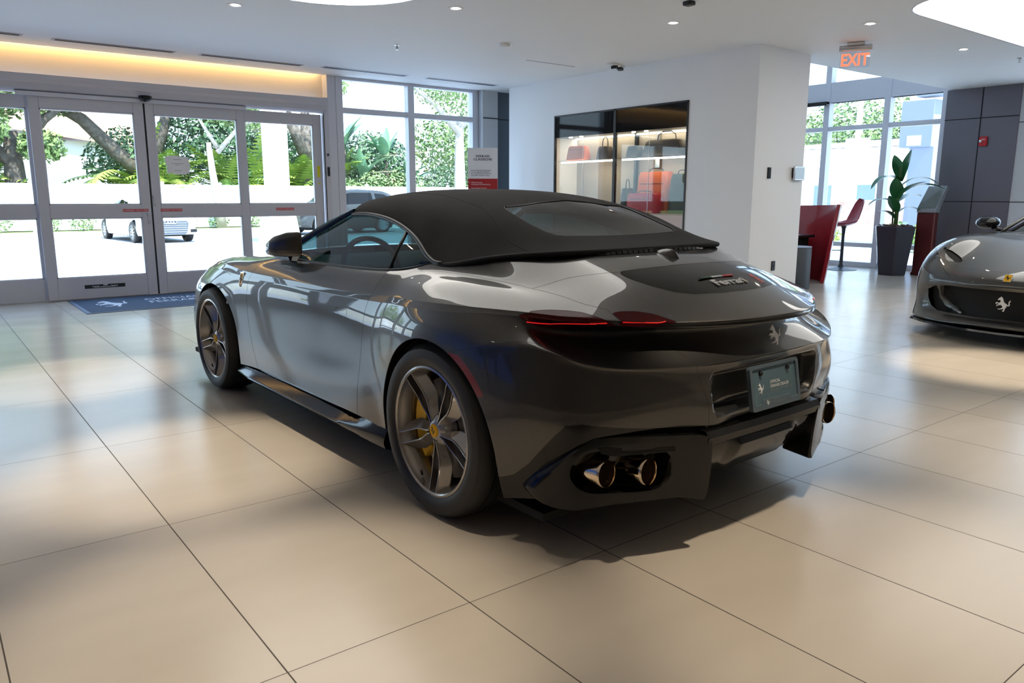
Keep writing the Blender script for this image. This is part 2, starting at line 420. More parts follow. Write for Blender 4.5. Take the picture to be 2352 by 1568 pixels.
# ---------------- wheels ----------------
def make_wheel(name, R, width, rimr, parent, spoke=5, mtl='alloy', rot=0.0, cap=True, cal=0.0):
    """axis along +X, outer face at x=0, body of the wheel at negative x"""
    w = empty(name); w.parent = parent
    t = MB()
    sw = R - rimr
    prof = [(rimr-.012, -width+.02), (rimr+.004, -width+.008), (rimr+sw*.35, -width-.006), (rimr+sw*.7, -width-.002), (R-.014, -width+.018), (R-.003, -width+.040),
            (R, -width*.7), (R, -width*.5), (R, -width*.3), (R-.003, -.040), (R-.014, -.018), (rimr+sw*.74, -.003), (rimr+sw*.45, .004), (rimr+sw*.2, .002), (rimr+.006, -.006), (rimr-.004, -.012), (rimr-.012, -.022)]
    t.lathe(prof, 72, 'x', cap=False, close=True)
    ty = t.build('tyre', M['rubber'], w, auto=35)
    g = MB()   # tread grooves as dark recessed bands
    for q in (.26, .42, .58, .74):
        g.lathe([(R+.0006, -width*q-.005), (R+.0006, -width*q+.005), (R-.004, -width*q+.004), (R-.004, -width*q-.004)], 60, 'x', close=True)
    g.build('tread_groove', M['gap'], w)
    r = MB()
    # barrel and lip
    r.lathe([(rimr+.001, -.018), (rimr+.004, -.012), (rimr+.002, -.006), (rimr-.006, -.004), (rimr-.012, -.010), (rimr-.016, -.030), (rimr-.030, -.055), (rimr-.036, -.12), (rimr-.036, -width+.02), (rimr-.026, -width+.005), (rimr-.02, -width+.005), (rimr-.028, -.12), (rimr-.012, -.05)], 72, 'x', close=True)
    # spokes: double ribs with a groove between
    nsec = 9
    for k in range(spoke):
        a0 = rot + 2*PI*k/spoke
        for sg in (-1, 1):
            vs = []
            for q in range(nsec):
                u = q/(nsec-1); rr = .040 + (rimr-.012-.040)*u
                uu = min(1, max(0, (u-.05)/.40)); a = .0035 + .0175*uu*uu*(3-2*uu); fl = .012 + .024*min(1, u*2.2) - .010*max(0, u-.6)/.4; x0 = -.030 + .020*min(1, u*1.1) - .012*math.sin(PI*u)
                for tq, xq in ((a, x0-.045), (a, x0-.001), (a+.0025, x0), (a+.0055, x0-.001), (a+.0065, x0-.006), (a+.0065+fl, x0-.030-.012*u), (a+.004+fl, x0-.050)):
                    tq *= sg; cy, cz = math.cos(a0), math.sin(a0); vs.append((xq, rr*cy - tq*cz, rr*cz + tq*cy))
            fs = []
            for q in range(nsec-1):
                for p_ in range(7): fs.append((q*7+p_, q*7+(p_+1) % 7, (q+1)*7+(p_+1) % 7, (q+1)*7+p_))
            r.add(vs, fs)
    r.lathe([(0, -.032), (.030, -.030), (.040, -.034), (.058, -.046), (.068, -.07), (.068, -.12)], 40, 'x', cap=False)
    ri = r.build('alloy_rim', M[mtl], w, auto=28)
    nb = MB()
    for k in range(5):
        a = rot + PI/5 + 2*PI*k/5; nb.lathe([(.0, -.046), (.005, -.046), (.007, -.049), (.0085, -.06)], 12, 'x', c=(0, .054*math.cos(a), .054*math.sin(a)))
    nb.build('wheel_nuts', M['chrome'], w, auto=40)
    d = MB(); d.lathe([(.075, -.105), (.075, -.100), (.205 if R > .34 else .2, -.100), (.205, -.132), (.075, -.132)], 56, 'x', close=True)
    d.build('brake_disc', M['steel'], w, auto=30)
    # caliper at the front side of the wheel (towards +y)
    c = MB(); pts = []
    for q in range(9):
        a = cal + math.radians(-38 + 76*q/8)
        for rr, xx in ((.135, -.078), (.212, -.078), (.222, -.098), (.222, -.150), (.135, -.150)): pts.append((xx, rr*math.cos(a), rr*math.sin(a)))
    fs = []
    for q in range(8):
        for p_ in range(5): fs.append((q*5+p_, q*5+(p_+1) % 5, (q+1)*5+(p_+1) % 5, (q+1)*5+p_))
    fs += [(0,1,2,3,4), tuple(40+i for i in (4,3,2,1,0))]
    c.add(pts, fs); ca = c.build('brake_caliper', M['yellow'], w, auto=40)
    cp = MB(); cp.lathe([(0, -.0235), (.024, -.0245), (.027, -.028), (.027, -.034)], 36, 'x'); cp.build('centre_cap', M['capyellow'], w, auto=40)
    horse('cap_emblem', .034, M['black'], w, frame((-.0242, 0, 0), (0, 1, 0), (0, 0, 1)), .0006)
    v = MB(); a = rot + PI/5*1.0; v.tube([(-.03, (rimr-.03)*math.cos(-2.0), (rimr-.03)*math.sin(-2.0)), (-.02, (rimr-.055)*math.cos(-2.0), (rimr-.055)*math.sin(-2.0))], .005, 8); v.build('valve', M['black'], w)
    return w
# ---------------- room materials ----------------
def floor_mat():
    m = mat('floor_tile', (.50,.455,.395), .27, 0); n = m.node_tree.nodes; l = m.node_tree.links; b = n['Principled BSDF']
    tc = n.new('ShaderNodeTexCoord'); sp = n.new('ShaderNodeSeparateXYZ'); l.new(tc.outputs['Object'], sp.inputs[0])
    def mth(op, a, bb=None, c=None):
        q = n.new('ShaderNodeMath'); q.operation = op
        for i, v in enumerate((a, bb, c)):
            if v is None: continue
            if isinstance(v, (int, float)): q.inputs[i].default_value = v
            else: l.new(v, q.inputs[i])
        return q.outputs[0]
    def line(src, size, half):
        f = mth('ABSOLUTE', mth('SUBTRACT', mth('FRACT', mth('ADD', mth('DIVIDE', src, size), .5)), .5))
        return mth('LESS_THAN', f, half/size)
    lx = line(sp.outputs['X'], .6, .0022); ly = line(sp.outputs['Y'], 1.2087, .0016); ln = mth('MAXIMUM', lx, ly)
    ix = mth('FLOOR', mth('DIVIDE', sp.outputs['X'], .6)); iy = mth('FLOOR', mth('DIVIDE', sp.outputs['Y'], 1.2087))
    cb = n.new('ShaderNodeCombineXYZ'); l.new(ix, cb.inputs[0]); l.new(iy, cb.inputs[1]); wn = n.new('ShaderNodeTexWhiteNoise'); l.new(cb.outputs[0], wn.inputs['Vector'])
    mp = n.new('ShaderNodeMapping'); mp.inputs['Scale'].default_value = (1.0, 3.2, 1); l.new(tc.outputs['Object'], mp.inputs['Vector'])
    ns = n.new('ShaderNodeTexNoise'); ns.inputs['Scale'].default_value = 1.1; ns.inputs['Detail'].default_value = 2; ns.inputs['Roughness'].default_value = .5; l.new(mp.outputs[0], ns.inputs['Vector'])
    rp_ = n.new('ShaderNodeValToRGB'); rp_.color_ramp.elements[0].position = .2; rp_.color_ramp.elements[1].position = .8
    rp_.color_ramp.elements[0].color = (.44,.395,.335,1); rp_.color_ramp.elements[1].color = (.50,.45,.385,1); l.new(ns.outputs['Fac'], rp_.inputs[0])
    hs = n.new('ShaderNodeHueSaturation'); mr = n.new('ShaderNodeMapRange'); mr.inputs[3].default_value = .95; mr.inputs[4].default_value = 1.05
    l.new(wn.outputs['Value'], mr.inputs[0]); l.new(mr.outputs[0], hs.inputs['Value']); l.new(rp_.outputs[0], hs.inputs['Color'])
    mx = n.new('ShaderNodeMix'); mx.data_type = 'RGBA'; l.new(ln, mx.inputs[0]); l.new(hs.outputs[0], mx.inputs[6]); mx.inputs[7].default_value = (.045,.036,.026,1)
    l.new(mx.outputs[2], b.inputs['Base Color']); b.inputs['Specular IOR Level'].default_value = .8
    rr = n.new('ShaderNodeMapRange'); rr.inputs[3].default_value = .20; rr.inputs[4].default_value = .25; l.new(ns.outputs['Fac'], rr.inputs[0]); 
    r2 = n.new('ShaderNodeMix'); l.new(ln, r2.inputs[0]); l.new(rr.outputs[0], r2.inputs[2]); r2.inputs[3].default_value = .8; l.new(r2.outputs[0], b.inputs['Roughness'])
    return m
M['floor'] = floor_mat()
M['wall'] = mat('white_wall_paint', (.87,.87,.87), .6); M['ceil'] = mat('ceiling_paint', (.91,.92,.92), .7)
M['plaster'] = mat('warm_plaster', (.72,.68,.60), .6)
M['alu'] = mat('anodised_frame', (.60,.60,.65), .4, .1); M['alu2'] = mat('anodised_frame_light', (.68,.69,.75), .4, .1)
M['clad'] = mat('grey_metal_cladding', (.155,.145,.165), .42, .5); M['joint'] = mat('cladding_joint', (.01,.01,.012), .7)
M['cladl'] = mat('light_cladding', (.55,.57,.60), .5)
M['coffer'] = mat('luminous_ceiling', (.9,.9,.9), .6, emit=(1,.965,.90), es=1.05)
M['bulb'] = mat('lamp_glow', (1,1,1), .5, emit=(1,.88,.70), es=18)
M['cove'] = mat('cove_glow', (1,1,1), .5, emit=(1,.62,.22), es=2.2)
M['led'] = mat('led_strip', (1,1,1), .5, emit=(1,.86,.66), es=9)
def struct(o, kind='structure'): o['kind'] = kind; return o
# floor and ceiling
mb = MB(); mb.box((-5.6,-6.2,-.12), (13.35,9.3,0)); struct(mb.build('floor', M['floor']))
CZ = 2.98
def loop_hole(x0, y0, x1, y1, r, n=8):
    return [( (x0+x1)/2 + a, (y0+y1)/2 + b) for a, b in rpoly(x1-x0, y1-y0, r, n)]
COFF = [(.9,.9,3.10,5.10,.85), (6.62,-1.6,10.8,1.92,.55)]
bm = bmesh.new()
outer = [(-5.6,-6.2),(13.2,-6.2),(13.2,4.07),(8.25,4.07),(8.25,9.0),(7.05,9.0),(4.40,9.0),(4.40,8.93),(-5.6,8.93)]
def addloop(P, z):
    v = [bm.verts.new((a, b, z)) for a, b in P]; return [bm.edges.new((v[i], v[(i+1) % len(v)])) for i in range(len(v))]
ed = addloop(outer, CZ)
for c in COFF: ed += addloop(loop_hole(*c), CZ)
bmesh.ops.triangle_fill(bm, use_beauty=True, use_dissolve=False, edges=ed)
me = bpy.data.meshes.new('ceiling'); bm.to_mesh(me); bm.free(); me.materials.append(M['ceil']); co = bpy.data.objects.new('ceiling', me); COL.objects.link(co); struct(co)
mb = MB(); mb.box((-5.6,-6.2,CZ+.45), (13.2,4.07,CZ+.6)); mb.box((-5.6,4.07,CZ+.45), (8.25,9.3,CZ+.6)); mb.box((8.2,4.07,CZ+.02),(13.2,4.13,5.3)); mb.box((8.2,4.07,CZ+.02),(8.26,9.3,5.3)); mb.box((8.2,4.07,5.3),(13.4,9.3,5.4)); struct(mb.build('ceiling_slab', M['ceil']))
for c in COFF:
    o = empty('ceiling_coffer', {.9:'rounded luminous ceiling recess above the convertible roof', 6.62:'rounded luminous ceiling recess over the second grey car', .6:'rounded luminous ceiling recess behind the camera'}[c[0]], 'ceiling light', ((c[0]+c[2])/2, (c[1]+c[3])/2, CZ))
    P = [(a-(c[0]+c[2])/2, b-(c[1]+c[3])/2) for a, b in loop_hole(*c)]; n = len(P)
    mb = MB(); mb.add([(a, b, 0) for a, b in P] + [(a, b, .30) for a, b in P], [(i, (i+1) % n, n+(i+1) % n, n+i) for i in range(n)]); mb.build('coffer_side', M['coffer'], o, fixn=False)
    mb = MB(); mb.add([(a, b, .30) for a, b in P], [tuple(range(n))]); mb.build('light_panel', M['coffer'], o, fixn=False)
    mb = MB(); P2 = [(a*(1+.012/abs(c[2]-c[0])*2), b*(1+.012/abs(c[3]-c[1])*2)) for a, b in P]
    mb.add([(a, b, -.002) for a, b in P]+[(a, b, -.002) for a, b in P2], [(i, (i+1) % n, n+(i+1) % n, n+i) for i in range(n)]); mb.build('coffer_trim', M['alu'], o, fixn=False)
# downlights
def spot(o, e, col=(1,.84,.64), ang=62, blend=.7, size=.05):
    d = bpy.data.lights.new('downlight_beam', 'SPOT'); d.energy = e; d.color = col; d.spot_size = math.radians(ang); d.spot_blend = blend; d.shadow_soft_size = size
    q = bpy.data.objects.new('downlight_beam', d); COL.objects.link(q); q.parent = o; q.location = (0, 0, -.02); return q
def downlight(x, y, label, e=60, col=(1,.84,.64), ang=62):
    e = e*1.15*(1.9 if 'over the floor' in label else .8)
    o = empty('downlight', label, 'ceiling light', (x, y, CZ), group='recessed downlights in the showroom ceiling')
    mb = MB(); mb.lathe([(.052,-.001),(.052,-.004),(.074,-.004),(.078,.001)], 32, 'z', cap=False); mb.build('trim_ring', M['wall'], o, auto=40)
    mb = MB(); mb.lathe([(.052,-.003),(.045,.02),(.04,.03)], 24, 'z', cap=False); mb.build('reflector', M['chrome'], o, auto=40)
    mb = MB(); mb.lathe([(0,-.006),(.030,-.0055),(.034,0),(.034,.02)], 24, 'z', cap=False); mb.build('bulb', M['bulb'], o, auto=40)
    spot(o, e, col, ang); return o
DL = [(1.9,5.58,'round downlight left of the luminous recess, nearest the sliding doors',90,52),(3.55,4.44,'round downlight just right of the luminous recess above the canvas roof',60,60),
 (7.18,2.40,'round downlight nearest the exit sign, lit warm white',60,60),(9.37,2.42,'round downlight to the right of the exit sign, before the grey cladding',60,60),
 (.27,1.93,'downlight over the floor left of the rear wheel',95,36),(.05,.20,'downlight over the floor in the lower left',80,40),(.12,4.25,'downlight over the floor beside the front wheel',80,34),
 (1.70,-.85,'downlight over the floor behind the number plate',80,46),(5.75,.38,'downlight over the floor in front of the far grey car',150,34),
 (-1.9,2.0,'added downlight over the floor left of the frame',60,60),(3.9,-1.0,'added downlight over the floor right of the frame',70,56),(5.6,3.6,'added downlight between the canvas roof and the white wall',50,60),(-1.8,5.6,'added downlight near the left end of the sliding doors',60,60)]  # four further downlights, added for general room light
DL += [(x_, y_, 'added unseen downlight behind the camera, brightening the rear bumper and walls', 120, 75) for x_, y_ in ((-3.4,-3.6),(-3.2,-.8),(-.6,-4.2),(2.4,-4.0),(5.0,-3.8))]  # unseen lamps added to brighten the rear bumper and walls
for x, y, lb, e, a in DL: downlight(x, y, lb, e, ang=a)
# ceiling fittings
def sprinkler(x, y, lb):
    o = empty('sprinkler', lb, 'sprinkler', (x, y, CZ), group='ceiling sprinklers'); mb = MB(); mb.lathe([(0,0),(.035,0),(.032,-.006),(0,-.008)], 20, 'z', cap=False); mb.build('escutcheon', M['brushed'], o, auto=40)
    mb = MB(); mb.tube([(0,0,-.005),(0,0,-.045)], .008, 8); mb.tube([(-.012,0,-.02),(-.012,0,-.05)], .003, 6); mb.tube([(.012,0,-.02),(.012,0,-.05)], .003, 6); mb.build('sprinkler_head', M['steel'], o)
    mb = MB(); mb.lathe([(0,-.050),(.018,-.050),(.018,-.053),(0,-.053)], 16, 'z', cap=False); mb.build('deflector', M['steel'], o)
sprinkler(4.0, 6.33, 'small chrome sprinkler head on the ceiling between linear vents and smoke detector'); sprinkler(10.55, 2.24, 'small chrome sprinkler head at the right edge of the ceiling')
mb = MB(); mb.lathe([(0,-.035),(.05,-.034),(.065,-.022),(.07,0)], 28, 'z', cap=False, c=(4.92,5.50,CZ)); tag(mb.build('smoke_detector', M['wall'], auto=40), 'round off-white smoke detector on the ceiling left of the white wall', 'smoke detector')
o = empty('emergency_light', 'small black and white projector fitting on the ceiling by the white wall', 'ceiling light', (6.93,5.71,CZ), .3)
mb = MB(); mb.box((-.16,-.05,-.03), (.16,.05,0)); mb.build('base', M['wall'], o, bevel=.008); mb = MB(); mb.obox((-.08,-.02,-.045), (.035,0,.01), (0,.035,0), (-.004,0,.016)); mb.obox((.08,-.02,-.045), (.035,0,-.01), (0,.035,0), (.004,0,.016)); mb.build('lamp_head', M['satin_black'], o, bevel=.006)
mb = MB(); mb.box((5.01,2.90,CZ-.035), (5.09,2.99,CZ)); tag(mb.build('ceiling_sensor', M['satin_black'], bevel=.01), 'small dark sensor cut off at the top edge of the ceiling', 'sensor')
for i, (x0, x1, y) in enumerate(((-1.5,.50,8.36),(.84,2.08,8.40),(2.41,3.68,8.36),(3.99,5.24,8.29),(5.59,6.83,8.27))):
    o = empty('linear_vent', ('linear slot vent in the ceiling at the left edge of the picture','linear slot vent in the ceiling left of the door sensor','linear slot vent in the ceiling right of the door sensor','linear slot vent in the ceiling where the doors meet the tall window','linear slot vent in the ceiling above the second window pane')[i], 'ceiling vent', ((x0+x1)/2, y, CZ), group='slot vents in a row along the doors')
    L = (x1-x0)/2; mb = MB(); mb.box((-L-.03,-.07,-.004), (L+.03,.07,0)); mb.build('frame', M['cladl'] if i < 3 else M['alu2'], o)
    for yy_ in (-.028,.028): mb = MB(); mb.box((-L,yy_-.014,-.006), (L,yy_+.014,-.003)); mb.build('slot', M['joint'], o)
mb = MB(); mb.box((5.80,6.17,CZ-.004), (6.62,6.20,CZ)); tag(mb.build('access_panel_edge', M['alu']), 'thin shadow-gap line of an access panel in the ceiling', 'ceiling panel')
# exit sign
o = empty('exit_sign', 'clear edge-lit EXIT sign with red letters hanging from the ceiling', 'exit sign', (7.985,2.985,CZ), math.radians(-62))
mb = MB(); mb.box((-.09,-.05,-.035), (.09,.05,0)); mb.build('canopy', M['brushed'], o, bevel=.012)
mb = MB(); mb.lathe([(0,-.17),(.034,-.17),(.036,-.165),(.036,.165),(.034,.17),(0,.17)], 20, 'x', c=(0,0,-.062), cap=False); mb.build('housing', M['brushed'], o, auto=40)
M['exitred'] = mat('exit_red', (.9,.1,.05), .5, emit=(1,.16,.08), es=1.1); M['acrylic'] = glassmat('acrylic', (.93,.93,.95), .8, 1.35)
mb = MB(); mb.box((-.155,-.003,-.275), (.155,.003,-.085)); mb.build('panel', M['acrylic'], o)
text('letters', 'EXIT', .185, M['exitred'], o, Matrix.Translation((0,-.006,-.250)) @ Matrix.Rotation(PI/2, 4, 'X'), align='CENTER', bold=.004, sx=.78, ext=.0006)
# ---- sliding door wall, y = 8.93 ----
YD = 8.93
def leaf(name, label, x0, x1, y, gx0, gx1, parent=None, z1=2.42, gz=2.275, zb=.275, mid=(1.0,1.16), dep=.05):
    o = empty(name, label, 'door', ((x0+x1)/2, y, 0), group='glazed sliding door leaves')
    c = (x0+x1)/2; a, b, g0, g1 = x0-c, x1-c, gx0-c, gx1-c
    mb = MB(); mb.box((a,-dep/2,.012), (g0,dep/2,z1)); mb.box((g1,-dep/2,.012), (b,dep/2,z1)); mb.box((g0,-dep/2,gz), (g1,dep/2,z1)); mb.box((g0,-dep/2,.012), (g1,dep/2,zb)); mb.box((g0,-dep/2,mid[0]), (g1,dep/2,mid[1]))
    mb.build('frame', M['alu'], o, bevel=.004)
    for z0, z2 in ((zb, mid[0]), (mid[1], gz)):
        mb = MB(); mb.box((g0,-.004,z0), (g1,.004,z2)); mb.build('pane', M['wglass'], o)
        mb = MB(); e = .014
        for q in ((g0,z0,g0+e,z2),(g1-e,z0,g1,z2),(g0,z0,g1,z0+e),(g0,z2-e,g1,z2)): mb.box((q[0],-dep/2+.006,q[1]), (q[2],dep/2-.006,q[3]))
        mb.build('glazing_bead', M['alu2'], o)
    return o
l1 = leaf('sliding_door', 'left central sliding door leaf with arrow strip at its foot', .565, 1.805, YD-.03, .675, 1.69)
l2 = leaf('sliding_door', 'right central sliding door leaf with paper notice on its glass', 1.825, 3.03, YD-.03, 1.925, 2.965)
l3 = leaf('sliding_door', 'right-hand side leaf beside the jamb with caution sticker', 3.00, 4.20, YD+.03, 3.09, 4.075)
l4 = leaf('sliding_door', 'side leaf cut off by the left edge of the picture', -.66, .59, YD+.03, -.55, .545)
l5 = leaf('sliding_door', 'far left leaf outside the picture', -1.9, -.68, YD+.03, -1.8, -.78)
RF = mat('sticker_red', (.55,.03,.04), .5)
def sticker(parent, cx, cz, w, h, mt, txt=None, tm=None, ts=.03, y=-.0262, sx=1.0, name='sticker'):
    mb = MB(); mb.box((cx-w/2, y-.0012, cz-h/2), (cx+w/2, y, cz+h/2)); s_ = mb.build(name, mt, parent)
    if txt: text('sticker_text', txt, ts, tm or M['white'], s_, Matrix.Translation((cx, y-.0018, cz-ts*.34)) @ Matrix.Rotation(PI/2, 4, 'X'), align='CENTER', sx=sx)
    return s_
sticker(l1, 1.62-1.185, 1.088, .30, .034, RF, 'IN EMERGENCY PUSH TO OPEN', None, .026, sx=.78)
sticker(l2, 2.05-2.4275, 1.088, .27, .034, RF, 'IN EMERGENCY PUSH TO OPEN', None, .024, sx=.78)
sticker(l3, 3.60-3.60, 1.088, .27, .036, RF, 'CAUTION STAND BACK', None, .028, sx=.9)
M['stripblack'] = mat('strip_black', (.02,.022,.025), .4)
for pr, cx in ((l1, 1.19-1.185), (l2, 2.60-2.4275)):
    s_ = sticker(pr, cx, .158, .46, .046, M['stripblack'], None, name='arrow_strip')
    text('sticker_text', '<<<          >>>', .045, M['white'], s_, Matrix.Translation((cx, -.0282, .142)) @ Matrix.Rotation(PI/2, 4, 'X'), align='CENTER', sx=1.05)
    mb = MB(); mb.box((cx-.02, -.0285, .165), (cx+.03, -.0275, .180)); mb.box((cx-.12, -.0285, .146), (cx+.12, -.0275, .154)); mb.build('strip_mark', M['cladl'], s_)
# paper notice taped inside the glass
o = empty('paper_notice', 'white paper notice taped to the glass of the right central door', 'notice', (2.17, YD-.055, 1.66)); 
mb = MB(); mb.box((-.135,-.001,-.105), (.135,.001,.105)); mb.build('paper', M['white'], o)
for a, b, c_2, d_ in ((-.11,.10,.01,.118),(-.15,.0,-.128,.11),(.128,-.07,.15,.05),(-.05,-.118,.10,-.10)): mb = MB(); mb.box((a,-.002,b), (c_2,-.0005,d_)); mb.build('tape', M['wall'], o)
M['faint'] = mat('faint_print', (.5,.5,.55), .6)
for z, w in ((.07,.09),(.02,.14),(.0,.04),(-.07,.08)): mb = MB(); mb.box((-w/2-.01,-.0022,z-.004), (w/2,-.0012,z+.004)); mb.build('printed_line', M['faint'], o)
# locks on the meeting stiles
for px_, z in ((1.85,1.19),(1.77,.97)):
    o = empty('thumb_lock', 'small grey lock on the ' + ('right' if px_ > 1.8 else 'left') + ' meeting stile of the sliding doors', 'lock', (px_, YD-.058, z))
    mb = MB(); mb.box((-.017,-.005,-.055), (.017,.006,.055)); mb.build('lock_body', M['cladl'], o, bevel=.004); mb = MB(); mb.tube([(-.01,-.006,.05),(-.025,-.022,.085)], .006, 8); mb.build('lever', M['steel'], o)
    text('lock_mark', 'OPEN', .011, M['black'], o, Matrix.Translation((0,-.0056,-.03)) @ Matrix.Rotation(PI/2, 4, 'X'), align='CENTER')
mb = MB(); mb.box((1.70,YD-.09,.0), (1.93,YD-.045,.012)); tag(mb.build('floor_guide', M['brushed']), 'small bright metal floor guide where the two sliding doors meet', 'door guide')
# header box, centre seal
mb = MB(); mb.box((1.808,YD-.05,.012), (1.822,YD,2.42)); struct(mb.build('trim_1', M['gap']))
mb = MB(); mb.prism([(0,0),(-.16,.03),(-.17,.10),(-.14,.14),(-.14,.205),(0,.225)], (-5.5,YD+.02,2.44), (0,1,0), (0,0,1), (9.74,0,0)); struct(mb.build('trim_2', M['alu'], auto=25))
mb = MB(); mb.box((.45,YD-.10,2.405), (3.09,YD-.04,2.452)); struct(mb.build('trim_3', M['alu2']))
mb = MB(); mb.box((-5.5,YD-.02,-.005), (4.24,YD+.07,.010)); struct(mb.build('trim_4', M['brushed']))
o = empty('motion_sensor', 'black dome motion sensor above the meeting sliding doors', 'sensor', (1.815, YD-.165, 2.47)); mb = MB(); mb.lathe([(0,-.055),(.05,-.045),(.075,-.015),(.078,.012),(0,.012)], 24, 'z'); mb.build('dome', M['gloss_black'], o, auto=40); mb = MB(); mb.box((-.03,.0,-.02), (.03,.05,.02)); mb.build('bracket', M['satin_black'], o)
# bulkhead behind the cove slot
mb = MB(); mb.box((-5.6,YD+.13,2.60), (4.36,YD+.20,3.4)); struct(mb.build('wall_back', M['plaster']))
mb = MB(); mb.box((-5.5,YD+.03,3.06), (4.3,YD+.05,3.10)); struct(mb.build('trim_5', M['cove']))
ad = bpy.data.lights.new('cove_light', 'AREA'); ad.shape = 'RECTANGLE'; ad.size = 9.6; ad.size_y = .04; ad.energy = 17; ad.color = (1,.60,.22)
ao = bpy.data.objects.new('cove_light', ad); COL.objects.link(ao); ao.location = (-.6, YD+.06, 3.05); ao.rotation_euler = (math.radians(22), 0, 0)
# jamb column between doors and storefront
mb = MB(); mb.box((4.22,YD-.05,0), (4.30,YD+.12,2.66)); struct(mb.build('trim_6', M['alu']))
mb = MB(); mb.box((4.30,YD-.03,0), (4.36,YD+.25,CZ)); mb.box((4.36,YD-.0,0), (4.44,YD+.25,CZ)); struct(mb.build('wall_jamb', M['alu2']))
mb = MB(); mb.box((4.213,YD-.056,.0), (4.222,YD-.045,2.44)); struct(mb.build('trim_7', M['gap']))
for zz_, w, h, nm, lb in ((1.62,.03,.13,'switch_box','small black key switch box on the door jamb'),(1.86,.018,.035,'indicator_box','tiny black indicator above the key switch on the jamb')):
    mb = MB(); mb.box((4.262-w/2, YD-.075, zz_-h/2), (4.262+w/2, YD-.05, zz_+h/2)); tag(mb.build(nm, M['satin_black'], bevel=.004), lb, 'switch')
M['yel'] = mat('yellow_sticker', (.75,.68,.02), .5); sticker(l3, 4.135-3.60, 1.62, .045, .16, M['yel']); sticker(l3, 4.135-3.60, 1.45, .035, .02, M['yel'])
# storefront x 4.44 .. 7.05
def window(n, label_axis, x0, x1, y, verts_, hors, dep=.12, axis='x', mt='alu2', zt=2.98, fw=.055, gm_='wglass'):
    """verts_: mullion centre positions, hors: transom centre heights"""
    o = empty('window_%d' % n); o['kind'] = 'structure'
    def bx(a, b, z0, z1, d0, d1):
        mbq = MB()
        if axis == 'x': mbq.box((a, y+d0, z0), (b, y+d1, z1))
        else: mbq.box((y+d0, a, z0), (y+d1, b, z1))
        return mbq
    for v in verts_: bx(v-fw, v+fw, 0, zt, -dep/2, dep/2).build('mullion', M[mt], o, bevel=.004)
    for z0, z1 in hors: bx(x0, x1, z0, z1, -dep/2+.012, dep/2).build('transom', M[mt], o, bevel=.004)
    vv = sorted(verts_); hh = sorted(hors)
    for a, b in zip(vv, vv[1:]):
        for (p0, p1), (q0, q1) in zip(hh, hh[1:]): bx(a+fw, b-fw, p1, q0, dep/2-.03, dep/2-.022).build('pane', M[gm_], o)
    return o
window(1, 'x', 4.44, 7.0, YD+.06, [4.50,5.71,6.93], [(-.0,.08),(.42,.50),(2.47,2.55),(2.94,2.98)])
# corner column and white block
mb = MB(); mb.box((6.99,YD-.12,0), (7.30,YD+.3,CZ)); struct(mb.build('wall_corner', M['cladl'])); mb = MB(); mb.box((7.0,YD-.13,2.535), (7.301,YD-.119,2.548)); mb.box((7.30,YD-.06,2.535), (7.9,YD-.049,2.548)); struct(mb.build('trim_8', M['joint']))
M['cladd'] = mat('dark_blue_cladding', (.085,.105,.13), .45, .3); mb = MB(); mb.box((7.30,YD-.05,0), (8.25,YD+.3,CZ)); struct(mb.build('wall_far_corner', M['cladd']))
NX = 7.225
ny0, ny1, nz0, nz1 = 4.70, 7.27, .30, 2.46
YM = 5.99
mb = MB(); D_ = .48
mb.box((NX,3.70,0), (8.25,ny0,CZ)); mb.box((NX,ny1,0), (8.25,8.40,CZ)); mb.box((NX,ny0,nz1), (8.25,ny1,CZ)); mb.box((NX,ny0,0), (8.25,ny1,nz0)); mb.box((NX+D_,ny0,nz0), (8.25,ny1,nz1)); struct(mb.build('wall_display', M['wall']))
# display cabinet
cab = empty('display_cabinet', 'black framed glass display cabinet set into the white wall', 'display cabinet', (NX, (ny0+ny1)/2, nz0)); cy_ = (ny0+ny1)/2
M['cabin'] = mat('cabinet_lining', (.40,.36,.31), .6)
def cb(a, b, nm, mt, bev=None):   # box in (x from NX, y, z) absolute
    mbq = MB(); mbq.box((a[0], a[1]-cy_, a[2]-nz0), (b[0], b[1]-cy_, b[2]-nz0)); return mbq.build(nm, mt, cab, bevel=bev)
cb((D_-.01,ny0,nz0), (D_,ny1,nz1), 'back_panel', M['cabin'])
mb = MB(); t_ = .022
for y0_, y1_, z0_, z1_ in ((ny0,ny0+t_,nz0,nz1),(ny1-t_,ny1,nz0,nz1),(ny0,ny1,nz0,nz0+t_),(ny0,ny1,nz1-t_,nz1),(YM-t_,YM+t_,nz0,nz1)): mb.box((-.012,y0_-cy_,z0_-nz0), (.03,y1_-cy_,z1_-nz0))
mb.build('frame', M['satin_black'], cab)
mb = MB(); mb.box((.0,ny0-cy_,2.14-nz0), (.45,ny1-cy_,2.16-nz0)); mb.build('inner_ceiling', M['satin_black'], cab)
cb((-.004,ny0+t_,2.14), (.004,YM-t_,nz1-t_), 'glass_header', M['blackglass']); cb((-.004,YM+t_,2.14), (.004,ny1-t_,nz1-t_), 'glass_header', M['blackglass'])
cb((.03,ny0+t_,1.02), (.46,ny1-t_,1.045), 'cabinet_floor', M['cabin']); cb((.0,ny0+t_,nz0), (.03,ny1-t_,1.03), 'plinth', mat('cabinet_plinth', (.62,.50,.44), .5))
